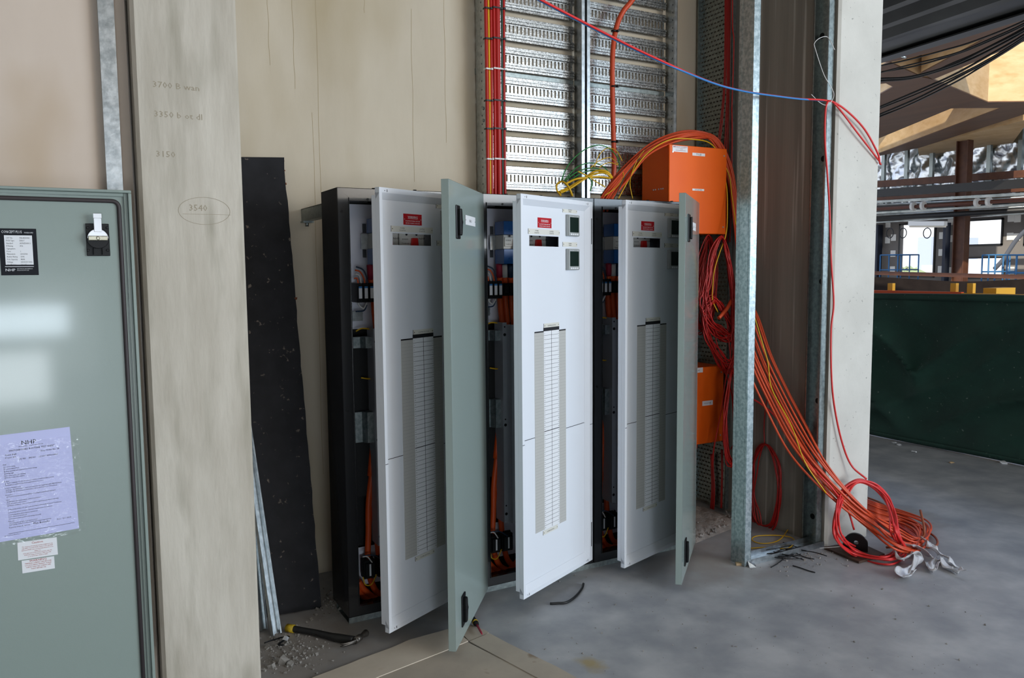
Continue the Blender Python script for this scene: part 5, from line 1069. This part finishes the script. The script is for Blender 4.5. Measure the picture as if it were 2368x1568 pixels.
# scissor lifts
def lift(x0, x1, label, X=24):
    A, B_ = onX(x0, 590, X), onX(x1, 640, X); T_ = thing('scissor_lift', ((X+.5), (A.y+B_.y)/2, 0), label, 'lift', 'blue scissor lifts'); y1_, y0_ = A.y, B_.y; zt_ = A.z; zp = zt_-1.05
    m = MB(); m.box((X, y0_, zp-.15), (X+1.1, y1_, zp)); part('platform', m, 'lift_blue', T_)
    m = MB()
    n = max(2, int((y1_-y0_)/.7))
    for k in range(n+1):
        yy = y0_+(y1_-y0_)*k/n
        for xx in (X, X+1.1): m.cyl((xx, yy, zp), (xx, yy, zt_), .022, 0, 6)
    for zz in (zt_, zp+.55):
        for xx in (X, X+1.1): m.cyl((xx, y0_, zz), (xx, y1_, zz), .022, 0, 6)
        for yy in (y0_, y1_): m.cyl((X, yy, zz), (X+1.1, yy, zz), .022, 0, 6)
    part('guard_frame', m, 'lift_blue', T_)
    m = MB()
    for k in (0, 1): m.obox((X+.5, (y0_+y1_)/2, zp*.55), (0, (y1_-y0_)*.4, zp*.28*(1 if k else -1)), (.05, 0, 0), (0, 0, .05))
    part('scissor_arm', m, 'rail_orange', T_); m = MB(); m.box((X, y0_+.1, .12), (X+1.1, y1_-.1, max(.3, zp*.3))); part('chassis', m, 'rail_orange', T_)
    m = MB()
    for yy in (y0_+.3, y1_-.3):
        for xx in (X+.02, X+1.08): m.cyl((xx-.06, yy, .13), (xx+.06, yy, .13), .13, 0, 12)
    part('wheel', m, 'black_plastic', T_)
lift(2036, 2075, 'blue scissor lift guard frame beside the near column edge'); lift(2272, 2300, 'blue scissor lift in front of the lower far window'); lift(2330, 2372, 'blue scissor lift at the right edge of the far floor', 23)
m = MB(); q0, q1 = onX(2086, 633, 20), onX(2350, 640, 20); m.obox((q0+q1)/2, (q1-q0)/2*1.6, (.05, 0, 0), (0, 0, .05)); single('barrier_rail', m, 'beam_brown', 'long brown barrier rail in front of the far windows', 'rail')
# foil wall
m = MB(); ny_, nz_ = 200, 40; Yf0, Yf1 = 5, 27; q = random.Random(5)
for j in range(nz_+1):
    for i in range(ny_+1):
        y = Yf0+(Yf1-Yf0)*i/ny_; m.v.append(V3(33.2+.14*abs(math.sin(y*2.1))+.05*math.sin(y*5+j*.5)+q.uniform(-.04, .04), y, 4.2+j/nz_*4.2))
for j in range(nz_):
    for i in range(ny_): a = j*(ny_+1)+i; m.f.append([a, a+ny_+1, a+ny_+2, a+1]); m.m.append(0); m.s.append(True)
FW = thing('foil_wall', (33.2, 15, 4.2), 'crinkled silver foil insulation wall between steel studs above the far beams', 'insulation'); part('foil_sheet', m, 'foil', FW)
for x in (2043, 2096, 2154, 2219, 2286, 2358):
    q = onX(x, 390, 33); m = MB(); m.box((32.95, q.y-.08, 4.2), (33.1, q.y+.08, 8.4)); part('stud', m, 'galvanised_dull', FW)
m = MB(); q = onX(2266, 327, 32.8); m.box((32.8, q.y-.3, q.z-.08), (32.85, q.y+.22, q.z+.05)); m.box((32.8, q.y-.02, q.z), (32.85, q.y+.12, q.z+.28)); single('hi_vis_rag', m, 'tool_yellow', 'small hi-vis yellow rag on the foil wall', 'rag')
# timber coffers: beams with their undersides on one level
ZS = 6.4
def S2(L_): return [onZ(2000+x/3.92, y/3.92, ZS) for x, y in L_]
cof = [[(60, 640), (220, 552), (520, 690), (620, 710), (1115, 918), (870, 972), (780, 975), (20, 1292), (40, 900), (255, 777), (190, 745), (60, 760)],
       [(510, 652), (810, 490), (1090, 340), (1500, 130), (1500, 340), (620, 710)],
       [(870, 972), (1115, 918), (1500, 914), (1500, 1010), (490, 1335), (20, 1430), (20, 1425), (1240, 970)],
       [(20, 560), (220, 552), (380, 520), (1090, 340), (1500, 130), (1500, 60), (20, 480)]]
for i, L_ in enumerate(cof):
    m = MB(); P_ = S2(L_); m.prism(P_, (0, 0, 2.6)); 
    o = single('timber_ceiling_beam', m, 'plywood', ['broad plywood ceiling member nearest the column with a four-way junction', 'plywood ceiling member under the black cables, slanting up right', 'lowest plywood ceiling member above the foil wall', 'uppermost plywood ceiling member behind the dark steel decking'][i], 'ceiling beam', 'folded plywood ceiling members')
    m = MB(); m.prism([p+V3(0, 0, -.03) for p in P_], (0, 0, .028)); part('soffit_panel', m, 'timber_dark', o, 'dark underside panel')
m = MB(); A, B_ = S2([(480, 1338)])[0], S2([(1500, 1085)])[0]; B_ = onZ(2000+1500/3.92, 1075/3.92, ZS)
m.prism([A, B_, B_+V3(6, 4, 0), A+V3(4, 2.6, 0)], (0, 0, 2.4)); single('timber_ceiling_beam', m, 'plywood', 'last plywood ceiling member, a thin pale edge over the foil', 'ceiling beam', 'folded plywood ceiling members')
# hanging black cables
st = [[(60, 605), (130, 598), (400, 540), (700, 460), (1000, 370), (1500, 160)], [(60, 668), (130, 660), (400, 590), (800, 490), (1100, 370), (1500, 180)], [(60, 665), (130, 655), (450, 600), (800, 500), (1100, 385), (1500, 195)], [(60, 745), (130, 715), (420, 695), (800, 585), (1100, 440), (1500, 230)], [(60, 750), (130, 735), (420, 710), (800, 600), (1100, 470), (1500, 245)], [(60, 745), (130, 742), (500, 690), (800, 570), (1050, 460), (1500, 215)],
      [(60, 1000), (130, 972), (500, 815), (800, 680), (1100, 515), (1500, 275)], [(60, 1005), (130, 985), (500, 840), (850, 680), (1150, 520), (1500, 290)], [(60, 1075), (130, 1040), (500, 880), (900, 670), (1200, 510), (1500, 300)], [(60, 1085), (130, 1060), (400, 950), (750, 780), (1000, 640), (1500, 320)], [(60, 1080), (130, 1055), (450, 930), (850, 730), (1100, 570), (1500, 310)]]
for i, L_ in enumerate(st):
    H_ = [onX(2000+x/3.92, y/3.92, 7.0+.05*i) for x, y in L_]; H_ = [H_[0]+V3(0, 1.6, .35), H_[0]+V3(0, .7, .06)]+H_+[H_[-1]+(H_[-1]-H_[-2])*.5+V3(0, 0, .1), H_[-1]+(H_[-1]-H_[-2])*1.0+V3(0, 0, .3)]
    cable('hanging_cable', H_, .010 if i in (3, 4, 6, 8) else .0075, 'cable_black', 'black cable of the upper bunch sagging across the void under the plywood ceiling' if i < 6 else 'black cable of the lower bunch sagging across the void, passing nearest the plywood junction', 'cable', 'upper bunch of black cables' if i < 6 else 'lower bunch of black cables')
cable('conduit', [onX(2000+x/3.92, y/3.92, 8.5) for x, y in ((60, 430), (130, 452), (260, 490), (370, 522))], .012, 'galvanised_dull', 'pale conduit under the dark steel beam by the column edge', 'conduit')
# city outside
def city(xa, ya, xb_, yb_, X, mt, label, name='tower_block'):
    A, B_ = onX(xa, ya, X), onX(xb_, yb_, X); m = MB(); m.box((X, B_.y, -30), (X+20, A.y, A.z)); single(name, m, mt, label, 'building')
city(2123, 549, 2151, 640, 190, 'city_pale', 'pale blue tower seen through the tall far window')
city(2131, 613, 2168, 640, 150, 'city_white', 'white low building in front of the pale tower')
city(2060, 560, 2100, 640, 260, 'city_white', 'hazy white block at the left of the tall far window')
city(2240, 600, 2330, 640, 160, 'city_white', 'white building filling the lower far window')
random.seed(2); m = MB()
for k in range(14): q = onX(2078+k*3.2, 629, 100); m.ball((100+random.uniform(-2, 2), q.y, q.z-1.6+random.uniform(-.3, .3)), 2.0, 0, 8, .15)
single('treetop_foliage', m, 'tree_green', 'row of pale green treetops at the foot of the tall far window', 'trees', None, 'stuff')
# ================================================================ LIGHT
w = bpy.data.worlds.new('sky'); SC.world = w; w.use_nodes = True; nt = w.node_tree; N = nt.nodes; L_ = nt.links
tc = N.new('ShaderNodeTexCoord'); sx = N.new('ShaderNodeSeparateXYZ'); rp = N.new('ShaderNodeValToRGB'); bg = N['Background']
L_.new(tc.outputs['Generated'], sx.inputs[0]); L_.new(sx.outputs['Z'], rp.inputs[0]); L_.new(rp.outputs[0], bg.inputs['Color'])
rp.color_ramp.elements[0].color = (.93, .96, 1, 1); rp.color_ramp.elements[0].position = .08; rp.color_ramp.elements[1].color = (.36, .55, 1, 1); rp.color_ramp.elements[1].position = .75
bg.inputs['Strength'].default_value = 1.5
def area(name, loc, to, sx_, sy_, power, col):
    l = bpy.data.lights.new(name, 'AREA'); l.shape = 'RECTANGLE'; l.size = sx_; l.size_y = sy_; l.energy = power; l.color = col
    o = bpy.data.objects.new(name, l); COL.objects.link(o); o.location = loc; o.rotation_euler = (Vector(to)-Vector(loc)).to_track_quat('-Z', 'Y').to_euler(); return o
area('daylight_right', (6.7, -3.9, 1.95), (2.4, 3.2, 1.4), 4.6, 3.4, 420, (.68, .84, 1))
area('daylight_rear_sill', (-.72, -5.9, .98), (-.5, 3, 1.0), 1.3, .36, 42, (.75, .88, 1))
area('daylight_rear_low', (-1.0, -5.9, .3), (-.5, 3, .9), 1.4, .6, 48, (.85, .93, 1))
area('daylight_warm', (5.2, -5.6, 2.35), (2.0, 3.6, 2.0), 3.0, 2.0, 125, (1, .88, .72))
area('bounce_ceiling', (2.6, .6, 3.65), (2.6, 3.2, 2.0), 4, 2.5, 24, (1, .87, .72))
s = bpy.data.lights.new('sun', 'SUN'); s.energy = 5.5; s.angle = .01; s.color = (1, .93, .82); o = bpy.data.objects.new('sun', s); COL.objects.link(o)
o.rotation_euler = Vector((.78, .54, -.55)).to_track_quat('-Z', 'Y').to_euler()
# ================================================================ CAMERA
cam = bpy.data.cameras.new('camera'); co = bpy.data.objects.new('camera', cam); COL.objects.link(co); SC.camera = co
cam.sensor_fit = 'HORIZONTAL'; cam.sensor_width = 36; cam.lens = F/2368*36; cam.clip_start = .05; cam.clip_end = 1000
Mx = Matrix((CR, CU, -CW)).transposed().to_4x4(); Mx.translation = CC; co.matrix_world = Mx
SC.view_settings.view_transform = 'Standard'; SC.view_settings.look = 'None'; SC.view_settings.exposure = 0.1; SC.view_settings.gamma = 1.0; SC.view_settings.use_curve_mapping = False
try: SC.cycles.use_denoising = True; SC.cycles.max_bounces = 8; SC.cycles.sample_clamp_indirect = 6
except Exception: pass
